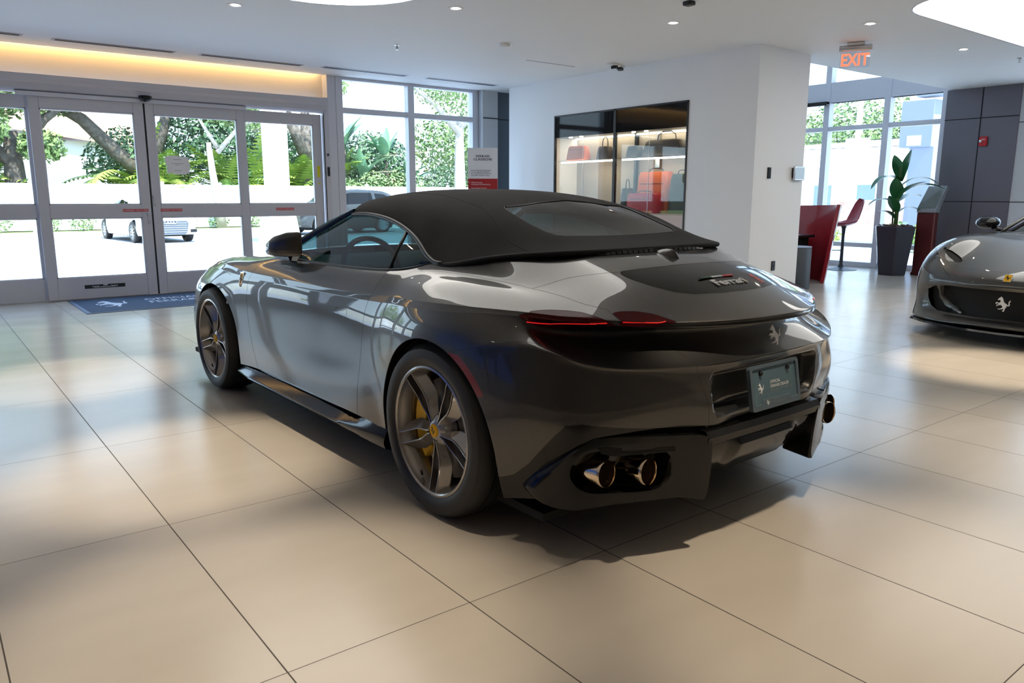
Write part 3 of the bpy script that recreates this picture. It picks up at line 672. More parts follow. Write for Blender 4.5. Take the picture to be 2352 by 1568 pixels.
for y0_, y1_ in ((ny0,YM),(YM,ny1)):
    cb((-.003,y0_+t_,1.045), (.003,y1_-t_,2.14), 'glass_door', M['wglass']); cb((-.004,(y0_+y1_)/2-.002,1.045), (.004,(y0_+y1_)/2+.002,2.14), 'glass_joint', M['steel'])
    cb((.06,y0_+t_,1.785), (.44,y1_-t_,1.80), 'glass_shelf', M['acrylic'])
    cb((.05,y0_+.06,1.762), (.07,y1_-.10,1.783), 'led_strip', M['led'])
    cb((.40,y0_+.03,2.125), (.43,y1_-.03,2.135), 'led_strip', M['led'])
    for q in (.62,.80):
        mb = MB(); mb.lathe([(0,0),(.028,0),(.03,.004)], 20, 'z', c=(.10, y0_+(y1_-y0_)*q-cy_, 2.132-nz0), cap=False); mb.build('puck_light', M['bulb'], cab)
cb((.42,5.55,1.80), (.47,5.59,2.13), 'bracket', M['steel']); cb((.42,5.53,1.66), (.47,5.61,1.78), 'bracket', M['steel'])
cb((.42,YM-.02,1.05), (.47,YM+.02,2.13), 'upright', M['satin_black'])
for y0_ in (ny0, YM):
    ad = bpy.data.lights.new('cabinet_light', 'AREA'); ad.shape = 'RECTANGLE'; ad.size = .25; ad.size_y = .9; ad.energy = 1.3; ad.color = (1,.78,.52)
    ao = bpy.data.objects.new('cabinet_light', ad); COL.objects.link(ao); ao.location = (NX+.25, y0_+.54, 2.12)
    ad2 = ad.copy(); ad2.energy = .9; ao = bpy.data.objects.new('cabinet_light', ad2); COL.objects.link(ao); ao.location = (NX+.22, y0_+.54, 1.725)
# bags and cases on display
def bag(name, label, x, y, z, w, d, h, mt, handle=True, strap=None, taper=.85, cat='bag', hr=None):
    o = empty(name, label, cat, (NX+x, y, z)); mb = MB(); vs = []
    for u in (0,.06,.5,.9,1.0):
        s_ = (1 if u < .9 else (.96 if u < 1 else .86)) * (1-(1-taper)*u); P = rpoly(d*s_*(1 if u else .94), w*s_*(1 if u else .96), min(d,w)*.22, 3); vs += [(a, b, h*u) for a, b in P]
    n = 16; mb.add(vs, [(i*n+j, i*n+(j+1) % n, (i+1)*n+(j+1) % n, (i+1)*n+j) for i in range(4) for j in range(n)] + [tuple(range(n)), tuple(4*n+j for j in range(n))]); mb.build('body', mt, o, auto=60)
    if handle:
        hh = hr or .09; mb = MB(); mb.tube([(0, -w*.22, h*.93), (0, -w*.20, h+hh*.6), (0, -w*.1, h+hh), (0, w*.1, h+hh), (0, w*.20, h+hh*.6), (0, w*.22, h*.93)], .007, 6); mb.build('handle', M['satin_black'], o, True)
    mb = MB(); mb.box((-d*.5*taper-.004, -w*.35, h*.70), (-d*.5*taper+.02, w*.35, h*.715)); mb.build('zip', M['satin_black'], o)
    return o
OR_ = mat('orange_leather', (.62,.13,.03), .45); RD_ = mat('case_reflection_red', (.5,.01,.02), .35); DG_ = mat('dark_green_leather', (.04,.055,.03), .5); BR_ = mat('dark_brown_leather', (.035,.028,.024), .5)
bag('small_bag', 'small orange leather bag on the upper shelf of the wall cabinet', .14, 6.88, 1.80, .40, .18, .21, OR_, False)
bag('tote_bag', 'black tote bag with tall handle on the upper shelf, next to the small orange bag', .30, 6.48, 1.80, .26, .14, .19, BR_, hr=.13)
bag('weekend_bag', 'long dark brown weekend bag with looped handle on the upper shelf', .27, 5.28, 1.80, .74, .26, .22, BR_, hr=.11)
bag('camera_bag', 'small black strapped bag on the upper shelf beside the brown weekend bag', .22, 5.81, 1.80, .24, .16, .16, BR_, False)
bag('suitcase', 'crimson lower front of the large suitcase, reflections put into its colour', .13, 5.52, 1.045, .56, .16, .27, RD_, hr=.03, taper=.97, cat='suitcase')  # separate block giving the large case its crimson reflections as colour
bag('large_suitcase', 'large suitcase, coloured orange-red as under the shelf light', .33, 5.50, 1.045, .60, .20, .56, OR_, hr=.05, taper=.92, cat='suitcase')  # orange colour carries the LED light on the case
bag('backpack', 'dark green rucksack at the right end of the cabinet floor', .26, 4.98, 1.045, .34, .22, .52, DG_, hr=.05, cat='backpack')
bag('handbag', 'small black handbag with arched handle at the left of the red suitcase', .22, 5.93, 1.045, .16, .18, .34, BR_, hr=.12)
# wall 2 fittings (y = 3.70)
mb = MB(); mb.box((7.495,3.685,1.485), (7.555,3.70,1.615)); tag(mb.build('wall_switch', M['blackglass'], bevel=.003), 'small dark touch switch on the white wall left of the wall tablet', 'switch')
o = empty('wall_tablet', 'silver wall-mounted tablet near the edge of the white wall', 'tablet', (8.12,3.66,1.555)); mb = MB(); mb.box((-.125,-.012,-.085), (.095,.012,.085)); mb.build('casing', M['brushed'], o, bevel=.006)
mb = MB(); mb.box((-.11,-.0145,-.072), (.08,-.0122,.072)); mb.build('screen', mat('tablet_screen', (.30,.36,.42), .15, emit=(.35,.42,.5), es=.25), o); mb = MB(); mb.box((-.11,.012,-.06), (.06,.038,.06)); mb.build('mount', M['satin_black'], o)
o = empty('power_socket', 'black wall socket low on the white wall above the spoiler', 'socket', (7.73,3.694,.43)); mb = MB(); mb.box((-.035,-.006,-.058), (.035,.006,.058)); mb.build('plate', M['satin_black'], o, bevel=.003); mb = MB(); mb.lathe([(0,-.009),(.015,-.009),(.017,-.006)], 16, 'y', cap=False); mb.build('outlet', M['gap'], o)
# ---- right side ----
o = None
mb = MB(); mb.box((13.0,3.05,0), (13.3,4.14,CZ)); struct(mb.build('wall_clad_column', M['clad']))
mb = MB(); mb.box((12.994,3.588,0), (13.001,3.602,CZ))
for z in (.0,1.19,2.50): mb.box((12.994,3.05,z), (13.001,4.14,z+.014))
mb.box((13.0,4.136,1.19), (13.3,4.142,1.204)); mb.box((13.0,4.136,2.50), (13.3,4.142,2.514)); struct(mb.build('trim_9', M['joint']))
mb = MB(); mb.box((13.02,2.70,0), (13.3,3.05,CZ)); struct(mb.build('wall_light_panel', M['cladl']))
mb = MB(); mb.box((13.012,2.70,1.19), (13.021,3.05,1.20)); mb.box((13.012,2.70,2.40), (13.021,3.05,2.41)); struct(mb.build('trim_10', M['joint']))
XR = 13.16
window(2, 'y', 4.14, 9.2, XR, [4.19,5.17,6.31,7.45,8.59,9.2], [(0,.09),(.36,.44),(2.47,2.55),(2.98,3.34),(5.1,5.2)], axis='y', zt=5.2, dep=.16)
mb = MB(); mb.box((13.1,-6.2,0), (13.3,-1.6,CZ)); struct(mb.build('wall_right', M['wall']))
window(3, 'y', -1.6, 2.72, XR, [-1.55,-.1,1.3,2.66], [(0,.09),(.36,.44),(2.47,2.55),(2.94,2.98)], axis='y', dep=.16)
mb = MB(); mb.box((13.1,4.14,2.98), (13.26,9.2,3.34)); struct(mb.build('wall_spandrel', mat('spandrel', (.50,.54,.60), .5)))
mb = MB(); mb.box((12.98,6.26,2.93), (13.07,8.2,3.0)); tag(mb.build('ceiling_rail', M['gloss_black']), 'black blind box at the top of the right-hand window wall', 'blind box')
mb = MB(); mb.box((8.2,9.2,0), (13.3,9.35,5.3)); struct(mb.build('wall_right_back', M['wall']))
o = empty('fire_alarm', 'red fire alarm strobe on the dark clad column', 'fire alarm', (12.985,3.515,2.14)); mb = MB(); mb.box((-.025,-.06,-.075), (.01,.06,.075)); mb.build('body', mat('alarm_red', (.5,.015,.02), .35), o, bevel=.01)
mb = MB(); mb.lathe([(0,-.055),(.022,-.05),(.028,-.02)], 16, 'x', c=(0,.025,0), cap=False); mb.build('strobe_lens', M['chrome'], o, auto=40)
text('alarm_text', 'FIRE', .03, M['white'], o, Matrix.Translation((-.0262,-.035,.04)) @ Matrix((( 0,0,-1,0),(0,1,0,0),(1,0,0,0),(0,0,0,1))) @ Matrix.Rotation(PI/2, 4, 'Z'))
# ---- unseen sides of the room: rear wall and the glazed left side ----
mb = MB(); mb.box((-5.6,-6.3,0), (13.3,-6.2,CZ)); struct(mb.build('wall_rear', mat('taupe_rear_wall', (.34,.30,.26), .6)))
window(4, 'y', .9, 8.9, -5.6, [.95,2.9,4.9,6.9,8.85], [(0,.6),(2.47,2.55),(2.9,2.98)], axis='y', mt='alu', dep=.16, gm_='tintglass')
M['darkwall'] = mat('taupe_wall', (.30,.27,.24), .6); mb = MB(); mb.box((-5.7,-6.2,0), (-5.55,.9,CZ)); struct(mb.build('wall_left', M['darkwall']))
mb = MB(); mb.box((-5.66,8.85,0), (-3.2,9.1,CZ)); struct(mb.build('wall_left_corner', M['wall']))
leaf('sliding_door', 'leaf further left outside the picture', -3.15, -1.93, YD+.03, -3.03, -2.05)
# logo mat at the doors
mt_ = empty('door_mat', 'blue-grey entrance mat with white horse and OFFICIAL DEALER lettering', 'door mat', (2.3, 8.50, 0))
M['matblue'] = mat('mat_pile', (.052,.085,.145), .9, bump=(400,.5,.001)); M['matedge'] = mat('mat_rubber', (.10,.14,.22), .6)
mb = MB(); mb.box((-1.55,-.97,.0), (1.10,.36,.006)); mb.build('rubber_border', M['matedge'], mt_, bevel=.003); mb = MB(); mb.box((-1.50,-.92,.004), (1.05,.33,.009)); mb.build('pile', M['matblue'], mt_)
M['matprint'] = mat('mat_print', (.62,.68,.78), .8)
horse('mat_emblem', .62, M['matprint'], mt_, Matrix.Translation((-1.17,-.28,.0092)), .0006, sx=.62)
text('mat_lettering', 'OFFICIAL DEALER\nFERRARI OF TAMPA BAY', .26, M['matprint'], mt_, Matrix.Translation((-.78,-.20,.0095)), sx=.62, ext=.0003)
# ---------------- grey convertible ----------------
STN = [
 [(0,-.27,1.045),(0,-.43,1.018),(0,-.61,.968),(0,-.78,.908),(0,-.925,.853),(0,-.925,.826),(0,-.815,.803),(0,-.893,.702),(0,-.894,.694),(0,-.875,.60),(0,-.87,.50),(0,-.83,.33)],
 [(.20,-.275,1.045),(.21,-.43,1.012),(.21,-.60,.963),(.215,-.76,.904),(.22,-.90,.850),(.22,-.90,.824),(.22,-.797,.801),(.215,-.886,.702),(.215,-.887,.694),(.20,-.873,.60),(.19,-.87,.50),(.18,-.83,.33)],
 [(.38,-.275,1.043),(.40,-.43,.992),(.415,-.57,.945),(.43,-.69,.892),(.44,-.79,.845),(.445,-.79,.822),(.455,-.702,.797),(.417,-.861,.702),(.4175,-.862,.694),(.375,-.868,.60),(.34,-.873,.50),(.32,-.83,.31)],
 [(.53,-.22,1.035),(.56,-.37,.972),(.585,-.49,.928),(.60,-.59,.888),(.61,-.675,.852),(.612,-.68,.830),(.622,-.580,.788),(.603,-.773,.701),(.6035,-.774,.693),(.595,-.80,.59),(.59,-.785,.46),(.58,-.68,.22)],
 [(.64,-.11,1.022),(.675,-.24,.958),(.71,-.345,.925),(.735,-.43,.900),(.752,-.525,.865),(.757,-.535,.842),(.758,-.462,.795),(.771,-.661,.718),(.772,-.663,.710),(.785,-.685,.59),(.79,-.675,.44),(.765,-.56,.20)],
 [(.685,.01,1.008),(.715,-.11,.955),(.755,-.20,.933),(.795,-.295,.908),(.828,-.395,.874),(.838,-.415,.852),(.845,-.435,.815),(.868,-.50,.775),(.878,-.515,.745),(.893,-.545,.60),(.895,-.535,.43),(.87,-.43,.19)],
 [(.705,.09,1.000),(.735,.0,.956),(.78,-.075,.936),(.832,-.15,.911),(.882,-.225,.874),(.900,-.25,.848),(.922,-.28,.81),(.940,-.31,.76),(.950,-.325,.715),(.960,-.35,.59),(.958,-.36,.41),(.93,-.32,.18)],
 [(.715,.16,.996),(.745,.10,.958),(.793,.03,.939),(.852,-.03,.912),(.907,-.085,.872),(.933,-.11,.838),(.955,-.13,.79),(.968,-.145,.74),(.975,-.155,.68),(.980,-.165,.57),(.975,-.17,.40),(.945,-.17,.2)],
 [(.72,.23,.993),(.748,.20,.960),(.795,.16,.938),(.855,.12,.908),(.910,.09,.865),(.937,.07,.828),(.960,.055,.78),(.972,.045,.73),(.979,.035,.67),(.981,.03,.56),(.975,.03,.4),(.945,.03,.2)],
 [(.725,.31,.988),(.755,.30,.955),(.80,.28,.930),(.850,.265,.900),(.893,.255,.857),(.918,.25,.818),(.940,.245,.77),(.954,.24,.72),(.961,.235,.66),(.964,.23,.55),(.958,.23,.4),(.935,.23,.2)],
 [(.745,.44,.958),(.772,.435,.937),(.805,.43,.912),(.836,.425,.885),(.865,.42,.848),(.886,.42,.810),(.905,.42,.765),(.918,.42,.715),(.926,.42,.655),(.934,.42,.53),(.938,.42,.4),(.930,.42,.25)],
 [(.775,.62,.935),(.797,.61,.920),(.818,.605,.898),(.838,.60,.872),(.858,.60,.838),(.873,.60,.800),(.886,.60,.755),(.896,.60,.705),(.903,.60,.645),(.917,.60,.52),(.932,.60,.40),(.935,.60,.27)],
 [(.787,1.0,.922),(.803,1.0,.909),(.822,1.0,.888),(.842,1.0,.862),(.860,1.0,.828),(.873,1.0,.79),(.882,1.0,.745),(.888,1.0,.69),(.892,1.0,.63),(.903,1.0,.50),(.922,1.0,.38),(.930,1.0,.27)],
 [(.795,1.45,.922),(.810,1.45,.910),(.830,1.45,.890),(.852,1.45,.863),(.872,1.45,.828),(.885,1.45,.79),(.893,1.45,.745),(.898,1.45,.69),(.901,1.45,.63),(.908,1.45,.50),(.920,1.45,.38),(.925,1.45,.27)],
 [(.765,1.90,.920),(.79,1.94,.906),(.817,1.98,.887),(.847,2.01,.860),(.873,2.035,.825),(.890,2.05,.785),(.900,2.06,.74),(.906,2.06,.68),(.909,2.06,.62),(.911,2.04,.5),(.914,1.99,.38),(.914,1.93,.26)],
 [(.69,2.02,.925),(.72,2.12,.908),(.77,2.21,.890),(.822,2.27,.865),(.862,2.3,.832),(.887,2.315,.79),(.901,2.32,.74),(.910,2.32,.68),(.914,2.32,.62),(.916,2.3,.5),(.916,2.26,.38),(.908,2.2,.24)],
 [(.58,2.10,.932),(.64,2.28,.903),(.72,2.40,.885),(.79,2.46,.868),(.848,2.49,.838),(.882,2.5,.793),(.904,2.5,.738),(.918,2.5,.68),(.926,2.5,.62),(.929,2.5,.5),(.924,2.49,.38),(.91,2.47,.22)],
 [(.46,2.16,.936),(.55,2.4,.898),(.66,2.56,.880),(.75,2.64,.868),(.826,2.67,.840),(.872,2.67,.795),(.905,2.67,.74),(.926,2.67,.691),(.936,2.67,.62),(.937,2.67,.5),(.93,2.67,.38),(.91,2.67,.2)],
 [(.36,2.20,.938),(.46,2.5,.890),(.58,2.73,.866),(.70,2.84,.860),(.785,2.88,.832),(.845,2.88,.788),(.888,2.88,.733),(.914,2.88,.68),(.926,2.88,.61),(.929,2.88,.5),(.922,2.88,.38),(.90,2.87,.2)],
 [(.28,2.22,.940),(.37,2.6,.882),(.50,2.9,.845),(.63,3.03,.836),(.73,3.08,.810),(.80,3.09,.766),(.855,3.09,.712),(.887,3.09,.66),(.903,3.08,.59),(.911,3.07,.5),(.909,3.07,.38),(.885,3.05,.2)],
 [(.20,2.235,.940),(.28,2.65,.878),(.40,3.0,.82),(.53,3.2,.795),(.64,3.27,.758),(.72,3.28,.712),(.782,3.28,.66),(.822,3.28,.60),(.845,3.27,.54),(.862,3.26,.46),(.866,3.26,.35),(.845,3.23,.18)],
 [(.13,2.245,.940),(.18,2.7,.876),(.28,3.1,.80),(.40,3.35,.74),(.50,3.44,.69),(.565,3.46,.65),(.62,3.475,.60),(.655,3.48,.55),(.675,3.48,.50),(.685,3.48,.42),(.687,3.48,.32),(.67,3.45,.18)],
 [(.06,2.25,.940),(.09,2.75,.875),(.14,3.2,.79),(.2,3.47,.70),(.25,3.56,.65),(.285,3.585,.61),(.31,3.60,.57),(.33,3.61,.53),(.335,3.61,.48),(.34,3.61,.41),(.34,3.61,.31),(.33,3.58,.18)],
 [(0,2.25,.940),(0,2.77,.875),(0,3.22,.787),(0,3.5,.69),(0,3.6,.64),(0,3.625,.60),(0,3.64,.56),(0,3.65,.52),(0,3.65,.47),(0,3.65,.40),(0,3.65,.30),(0,3.62,.18)],
]
_A = np.array(STN, float)
# two extra rows keep the spoiler edge crisp; KO maps the net rows back to the row numbers used below
_sm = surf(fit(_A, 3), range(len(_A)), [4.2, 4.82]); _ln = np.concatenate([_A[:, 4:5]*.80 + _A[:, 5:6]*.20, _A[:, 4:5]*.18 + _A[:, 5:6]*.82], 1)
_wt = np.clip((5.0-np.arange(len(_A)))/2, 0, 1)[:, None, None]
_A = np.concatenate([_A[:, :5], _ln*_wt + _sm*(1-_wt), _A[:, 5:]], 1)
KO = np.array([0,1,2,3,4,4.2,4.82,5,6,7,8,9,10,11]); NET = fit(_A, 3)
def bs(ts, ko): return surf(NET, ts, np.interp(ko, KO, np.arange(14)))
TD = [22, 24, 14, 12, 12, 10, 10, 8, 8, 8, 8, 8, 8, 8, 8, 8, 8, 8, 8, 8, 8, 6, 6]
KD = [7, 7, 7, 7, 3, 4, 3, 5, 8, 4, 12, 12, 9]
TS = params(TD); _ks = params(KD)
S = surf(NET, TS, _ks); KS = np.interp(_ks, np.arange(14), KO)
def sstep(a, b, x): u = np.clip((x-a)/(b-a), 0, 1); return u*u*(3-2*u)
def rrect(x, z, cx, cz, hw, hh, r):
    dx = np.abs(x-cx)-(hw-r); dz = np.abs(z-cz)-(hh-r)
    return np.sqrt(np.maximum(dx, 0)**2 + np.maximum(dz, 0)**2) + np.minimum(np.maximum(dx, dz), 0) - r
# number plate recess in the tailgate: a wide pocket with sloping ends
wz = S[..., 0]; zz = S[..., 2]; yy = S[..., 1]
rear = (TS[:, None] < 3.2) & (KS[None, :] > 7.5)
d = rrect(wz, zz, 0, .582, .345 - (.66-zz)*.16, .075, .03)
S[..., 1] += np.where(rear, .048*(1-sstep(-.016, .004, d)), 0)
TKg = np.stack(np.meshgrid(TS, KS, indexing='ij'), -1)
N = normals(S)
if (N[10, 20] @ np.array([0, -1, .2])) < 0: N = -N
BODY = Shell(S, N, TKg)
def arch(yc, zc, af, ar, b):
    def g(V, TK=None):
        dy = V[:, 1]-yc; a = np.where(dy > 0, af, ar)
        e = np.where(V[:, 2] > zc, np.sqrt((dy/a)**2 + ((V[:, 2]-zc)/b)**2), np.abs(dy)/a + (zc-V[:, 2])*.10)
        return np.where(V[:, 0] > .55, e - 1, 1.0)
    return g
gA = arch(0.0, .345, .405, .40, .382); gB = arch(2.67, .340, .375, .425, .368)
BODY.cut(gA); BODY.cut(gB)
c_ = lambda f: (lambda V, TK: f(V[:, 0], V[:, 1], V[:, 2], TK[:, 0], TK[:, 1]))
def interp(x, xs, ys): return np.interp(x, xs, ys)
g_dr = lambda x,y,z,t,k: t - interp(k, [0,3,6,11], [10.92,11.02,11.13,11.17])
g_df = lambda x,y,z,t,k: t - 14.05
# rear fender / bumper seam: from the arch top-rear to the lamp, then along the crease
g_bs = lambda x,y,z,t,k: k - interp(t, [0,4.2,4.7,5.2,5.7,6.9,8], [7.35,7.4,6.75,7.0,7.35,7.69,7.7])
g_tg = lambda x,y,z,t,k: t - 2.0                       # tailgate side cut
g_lip = lambda x,y,z,t,k: k - 5.5
g_c2 = lambda x,y,z,t,k: x - interp(y, [-.70,-.617,-.53,-.31,-.08,.1,.25,.40], [.56,.60,.646,.70,.729,.742,.750,.76])
g_c3 = lambda x,y,z,t,k: y - interp(x, [0,.16,.377,.486,.577,.643,.70], [-.495,-.491,-.458,-.412,-.366,-.340,-.312])
g_fb = lambda x,y,z,t,k: t - 19.6
g_hd = lambda x,y,z,t,k: k - (2.2 + 0*t)
g_dk = lambda x,y,z,t,k: z - interp(y, [-2,-.87,-.75,-.69,-.651,-.626,-.584,-.518,-.453,-.408,0], [.46,.468,.50,.515,.507,.478,.428,.350,.293,.277,.2])
for g in (g_dr, g_df, g_bs, g_tg, g_lip, g_c2, g_c3, g_fb, g_hd, g_dk): BODY.cut(c_(g))
# dark glass panel in the deck
PX = [(0,-.495),(.17,-.492),(.375,-.455),(.392,-.470),(.394,-.505),(.385,-.540),(.36,-.60),(.31,-.67),(.25,-.713),(.13,-.747),(0,-.757)]
def polyd(V, P):
    # signed distance in x,y to polygon mirrored about x=0 (positive outside)
    Q = np.array(P + [(-a, b) for a, b in P[::-1][1:-1]]); x = V[:, 0]; y = V[:, 1]
    ins = np.zeros(len(x), bool); dm = np.full(len(x), 9.0); n = len(Q)
    for i in range(n):
        a = Q[i]; b = Q[(i+1) % n]
        c = ((a[1] > y) != (b[1] > y)); den = np.where(abs(b[1]-a[1]) < 1e-12, 1e-12, b[1]-a[1])
        ins ^= c & (x < (b[0]-a[0])*(y-a[1])/den + a[0])
        ab = b-a; u = np.clip(((x-a[0])*ab[0] + (y-a[1])*ab[1])/(ab@ab), 0, 1)
        dm = np.minimum(dm, np.hypot(x-a[0]-u*ab[0], y-a[1]-u*ab[1]))
    return np.where(ins, -dm, dm)
g_pn = lambda V, TK: np.where(TK[:, 1] < 4.3, polyd(V, PX), 1.0)
BODY.cut(g_pn)
def poly2(A, B, P):
    Q = np.array(P); ins = np.zeros(len(A), bool); dm = np.full(len(A), 9.0); n = len(Q)
    for i in range(n):
        a = Q[i]; b = Q[(i+1) % n]; c = ((a[1] > B) != (b[1] > B)); den = b[1]-a[1] if abs(b[1]-a[1]) > 1e-12 else 1e-12
        ins ^= c & (A < (b[0]-a[0])*(B-a[1])/den + a[0]); ab = b-a; u = np.clip(((A-a[0])*ab[0] + (B-a[1])*ab[1])/(ab@ab), 0, 1)
        dm = np.minimum(dm, np.hypot(A-a[0]-u*ab[0], B-a[1]-u*ab[1]))
    return np.where(ins, -dm, dm)
LO = [(5.05,4.75),(4.91,4.42),(4.71,4.0),(4.41,3.76),(4.1,3.6),(3.76,3.5),(3.5,3.52),(3.35,3.75),(3.2,4.2),(3.12,4.45),(3.08,4.9),(3.06,5.35),(3.3,5.6),(3.66,5.69),(4.41,5.69),(4.81,5.5),(5.0,5.15)]
LI = [(2.985,3.44),(2.88,3.32),(2.76,3.27),(2.51,3.27),(2.25,3.45),(2.12,3.75),(2.04,4.0),(2.06,4.28),(2.3,4.5),(2.61,4.72),(2.91,5.25),(2.985,5.32)]
HD = [(.818,.746),(.947,.740),(.915,.707),(.83,.698)]
g_lo = lambda V, TK: poly2(TK[:, 0], TK[:, 1], LO)
g_li = lambda V, TK: poly2(TK[:, 0], TK[:, 1], LI)
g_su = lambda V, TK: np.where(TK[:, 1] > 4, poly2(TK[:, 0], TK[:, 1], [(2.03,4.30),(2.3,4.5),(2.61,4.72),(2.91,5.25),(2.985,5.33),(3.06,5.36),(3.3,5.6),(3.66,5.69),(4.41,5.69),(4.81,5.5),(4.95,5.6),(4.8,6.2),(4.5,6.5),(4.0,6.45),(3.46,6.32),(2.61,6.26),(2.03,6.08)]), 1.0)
g_hn = lambda V, TK: np.where(V[:, 0] > .8, poly2(V[:, 1], V[:, 2], HD), 1.0)
g_rf = lambda V, TK: np.where((V[:, 1] < -.16) & (V[:, 1] > -.5) & (V[:, 0] > .6), np.maximum(np.maximum(gA(V) - .075, .565-V[:, 2]), V[:, 2]-.70), 1.0)
g_am = lambda V, TK: np.where((V[:, 1] > 2.95) & (V[:, 1] < 3.25) & (V[:, 0] > .6), np.maximum(np.maximum(gB(V) - .06, .45-V[:, 2]), V[:, 2]-.585), 1.0)
for g in (g_lo, g_li, g_su, g_hn, g_rf, g_am): BODY.cut(g)
CT = BODY.centroids(); CK = BODY.cent_tk(); LAB = []
cx, cy, cz, ct, ck = CT[:, 0], CT[:, 1], CT[:, 2], CK[:, 0], CK[:, 1]
inA = gA(CT) < 0; inB = gB(CT) < 0; pan = g_pn(CT, CK) < 0
lo_ = g_lo(CT, CK) < 0; li_ = g_li(CT, CK) < 0; su_ = g_su(CT, CK) < 0; hn_ = g_hn(CT, CK) < 0; rf_ = g_rf(CT, CK) < 0; am_ = g_am(CT, CK) < 0
vb = g_bs(cx, cy, cz, ct, ck); vdr = g_dr(cx, cy, cz, ct, ck)
v3 = g_c3(cx, cy, cz, ct, ck); v2 = g_c2(cx, cy, cz, ct, ck); vk = g_dk(cx, cy, cz, ct, ck)
for i in range(len(CT)):
    t, k = ct[i], ck[i]
    if inA[i] or inB[i]: LAB.append(None)
    elif vk[i] < 0 and cy[i] < -.3: LAB.append('trim')
    elif pan[i]: LAB.append('panel')
    elif lo_[i]: LAB.append('lamp_o')
    elif li_[i]: LAB.append('lamp_i')
    elif su_[i]: LAB.append('under_lamp')
    elif hn_[i]: LAB.append('handle')
    elif rf_[i]: LAB.append('refl')
    elif am_[i]: LAB.append('amber')
    elif t < 9.5 and k < 4.2 and v2[i] < 0: LAB.append('tonneau' if v3[i] > 0 else 'boot')
    elif t < 2 and (k > 5.5): LAB.append('boot')
    elif t < 8 and cy[i] < -.15 and vb[i] > 0: LAB.append('rbumper')
    elif t < 2: LAB.append('boot')
    elif t < 3.9 and k > 5.5: LAB.append('rbumper')
    elif t < 3.0 and k <= 5.5: LAB.append('boot')
    elif vdr[i] < 0: LAB.append('rfender')
    elif t < 14.05: LAB.append('door')
    elif k < 2.2: LAB.append('bonnet')
    elif t < 19.6: LAB.append('ffender')
    else: LAB.append('fbumper')
LAB_A = np.array([l or '' for l in LAB])
car = empty('convertible_car', 'dark metallic grey convertible sports car with black canvas roof on the showroom floor', 'car', (1.822, .671, 0), math.radians(1.1))
def idx(n): return list(np.nonzero(LAB_A == n)[0])
for nm, lb, mr in (('bonnet','bonnet',2),('front_bumper','fbumper',2),('boot_lid','boot',2),('tonneau_cover','tonneau',2),('rear_bumper','rbumper',2)):
    shellobj(nm, BODY, idx(lb), M['paint'], car, mr)
for s_ in (0, 1):
    shellobj('rear_fender', BODY, idx('rfender'), M['paint'], car, s_)
    dr = shellobj('door', BODY, idx('door'), M['paint'], car, s_)
    if s_ == 0: door_l = dr
    else: door_r = dr
    shellobj('front_fender', BODY, idx('ffender'), M['paint'], car, s_)
shellobj('boot_glass_panel', BODY, idx('panel'), M['blackglass'], car, 2)
shellobj('bumper_lower_trim', BODY, idx('trim'), M['gloss_black'], car, 2)
for s_ in (0, 1):
    for lb in ('lamp_o', 'lamp_i'):
        lm = shellobj('tail_lamp', BODY, idx(lb), M['lamp'], car, s_)
        seg = [(4.80,5.50),(4.4,5.48),(4.06,5.42),(3.7,5.15),(3.36,4.80),(3.2,4.62)] if lb == 'lamp_o' else [(2.93,4.34),(2.6,4.18),(2.2,4.0)]
        tt = np.linspace(0, len(seg)-1, 26); pts_ = []
        for q in tt:
            a_ = np.interp(q, range(len(seg)), [e_[0] for e_ in seg]); b_2 = np.interp(q, range(len(seg)), [e_[1] for e_ in seg]); pp = bs([a_], [b_2])[0, 0]
            pts_.append((pp[0]*(1 if s_ else -1), pp[1]-.001, pp[2]))
        mb = MB(); mb.tube(pts_, .0022, 6); mb.build('lamp_bar', M['lampline'], lm, True)
    shellobj('under_lamp_black', BODY, idx('under_lamp'), M['satin_black'], car, s_)  # body faces below the tail lamps, coloured black
    shellobj('door_handle', BODY, idx('handle'), M['paint'], door_l if s_ == 0 else door_r, s_)
    tag(shellobj('side_reflector', BODY, idx('refl'), M['redrefl'], car, s_), 'red side reflector')
    tag(shellobj('side_marker', BODY, idx('amber'), M['amber'], car, s_), 'amber side marker')
# rolled wheel arch lips
_em = {}
for fi, f in enumerate(BODY.f):
    for a, b in zip(f, f[1:]+f[:1]): _em.setdefault((min(a, b), max(a, b)), []).append(fi)
for nm_, gg, yc_ in (('rear', gA, 0), ('front', gB, 2.67)):
    ed_ = [e for e, L in _em.items() if len(L) == 2 and (LAB[L[0]] is None) != (LAB[L[1]] is None) and abs(BODY.v[e[0]][1]-yc_) < .5]
    for s_ in (0, 1):
        sg = 1 if s_ else -1; vs = []; fs = []; mp = {}
        for a, b in ed_:
            q = []
            for i in (a, b):
                if i not in mp: p = BODY.v[i]; mp[i] = len(vs); vs += [(sg*p[0], p[1], p[2]), (sg*(p[0]-.035), p[1], p[2])]
                q.append(mp[i])
            fs.append((q[0], q[1], q[1]+1, q[0]+1))
        meshobj('wheel_arch_lip', vs, fs, M['paint'], car, True)
gp = gapstrips('shut_lines', BODY, boundary_paths(BODY, LAB, {frozenset(p) for p in (('tonneau','boot'),('tonneau','rfender'),('boot','rbumper'),('boot','rfender'),('rfender','rbumper'),('rfender','door'),('door','ffender'),('door','bonnet'),('bonnet','ffender'),('ffender','fbumper'),('bonnet','fbumper'),('boot','panel'),('tonneau','panel'),('lamp_o','rfender'),('lamp_i','boot'),('handle','door'),('lamp_o','boot'))}), car)
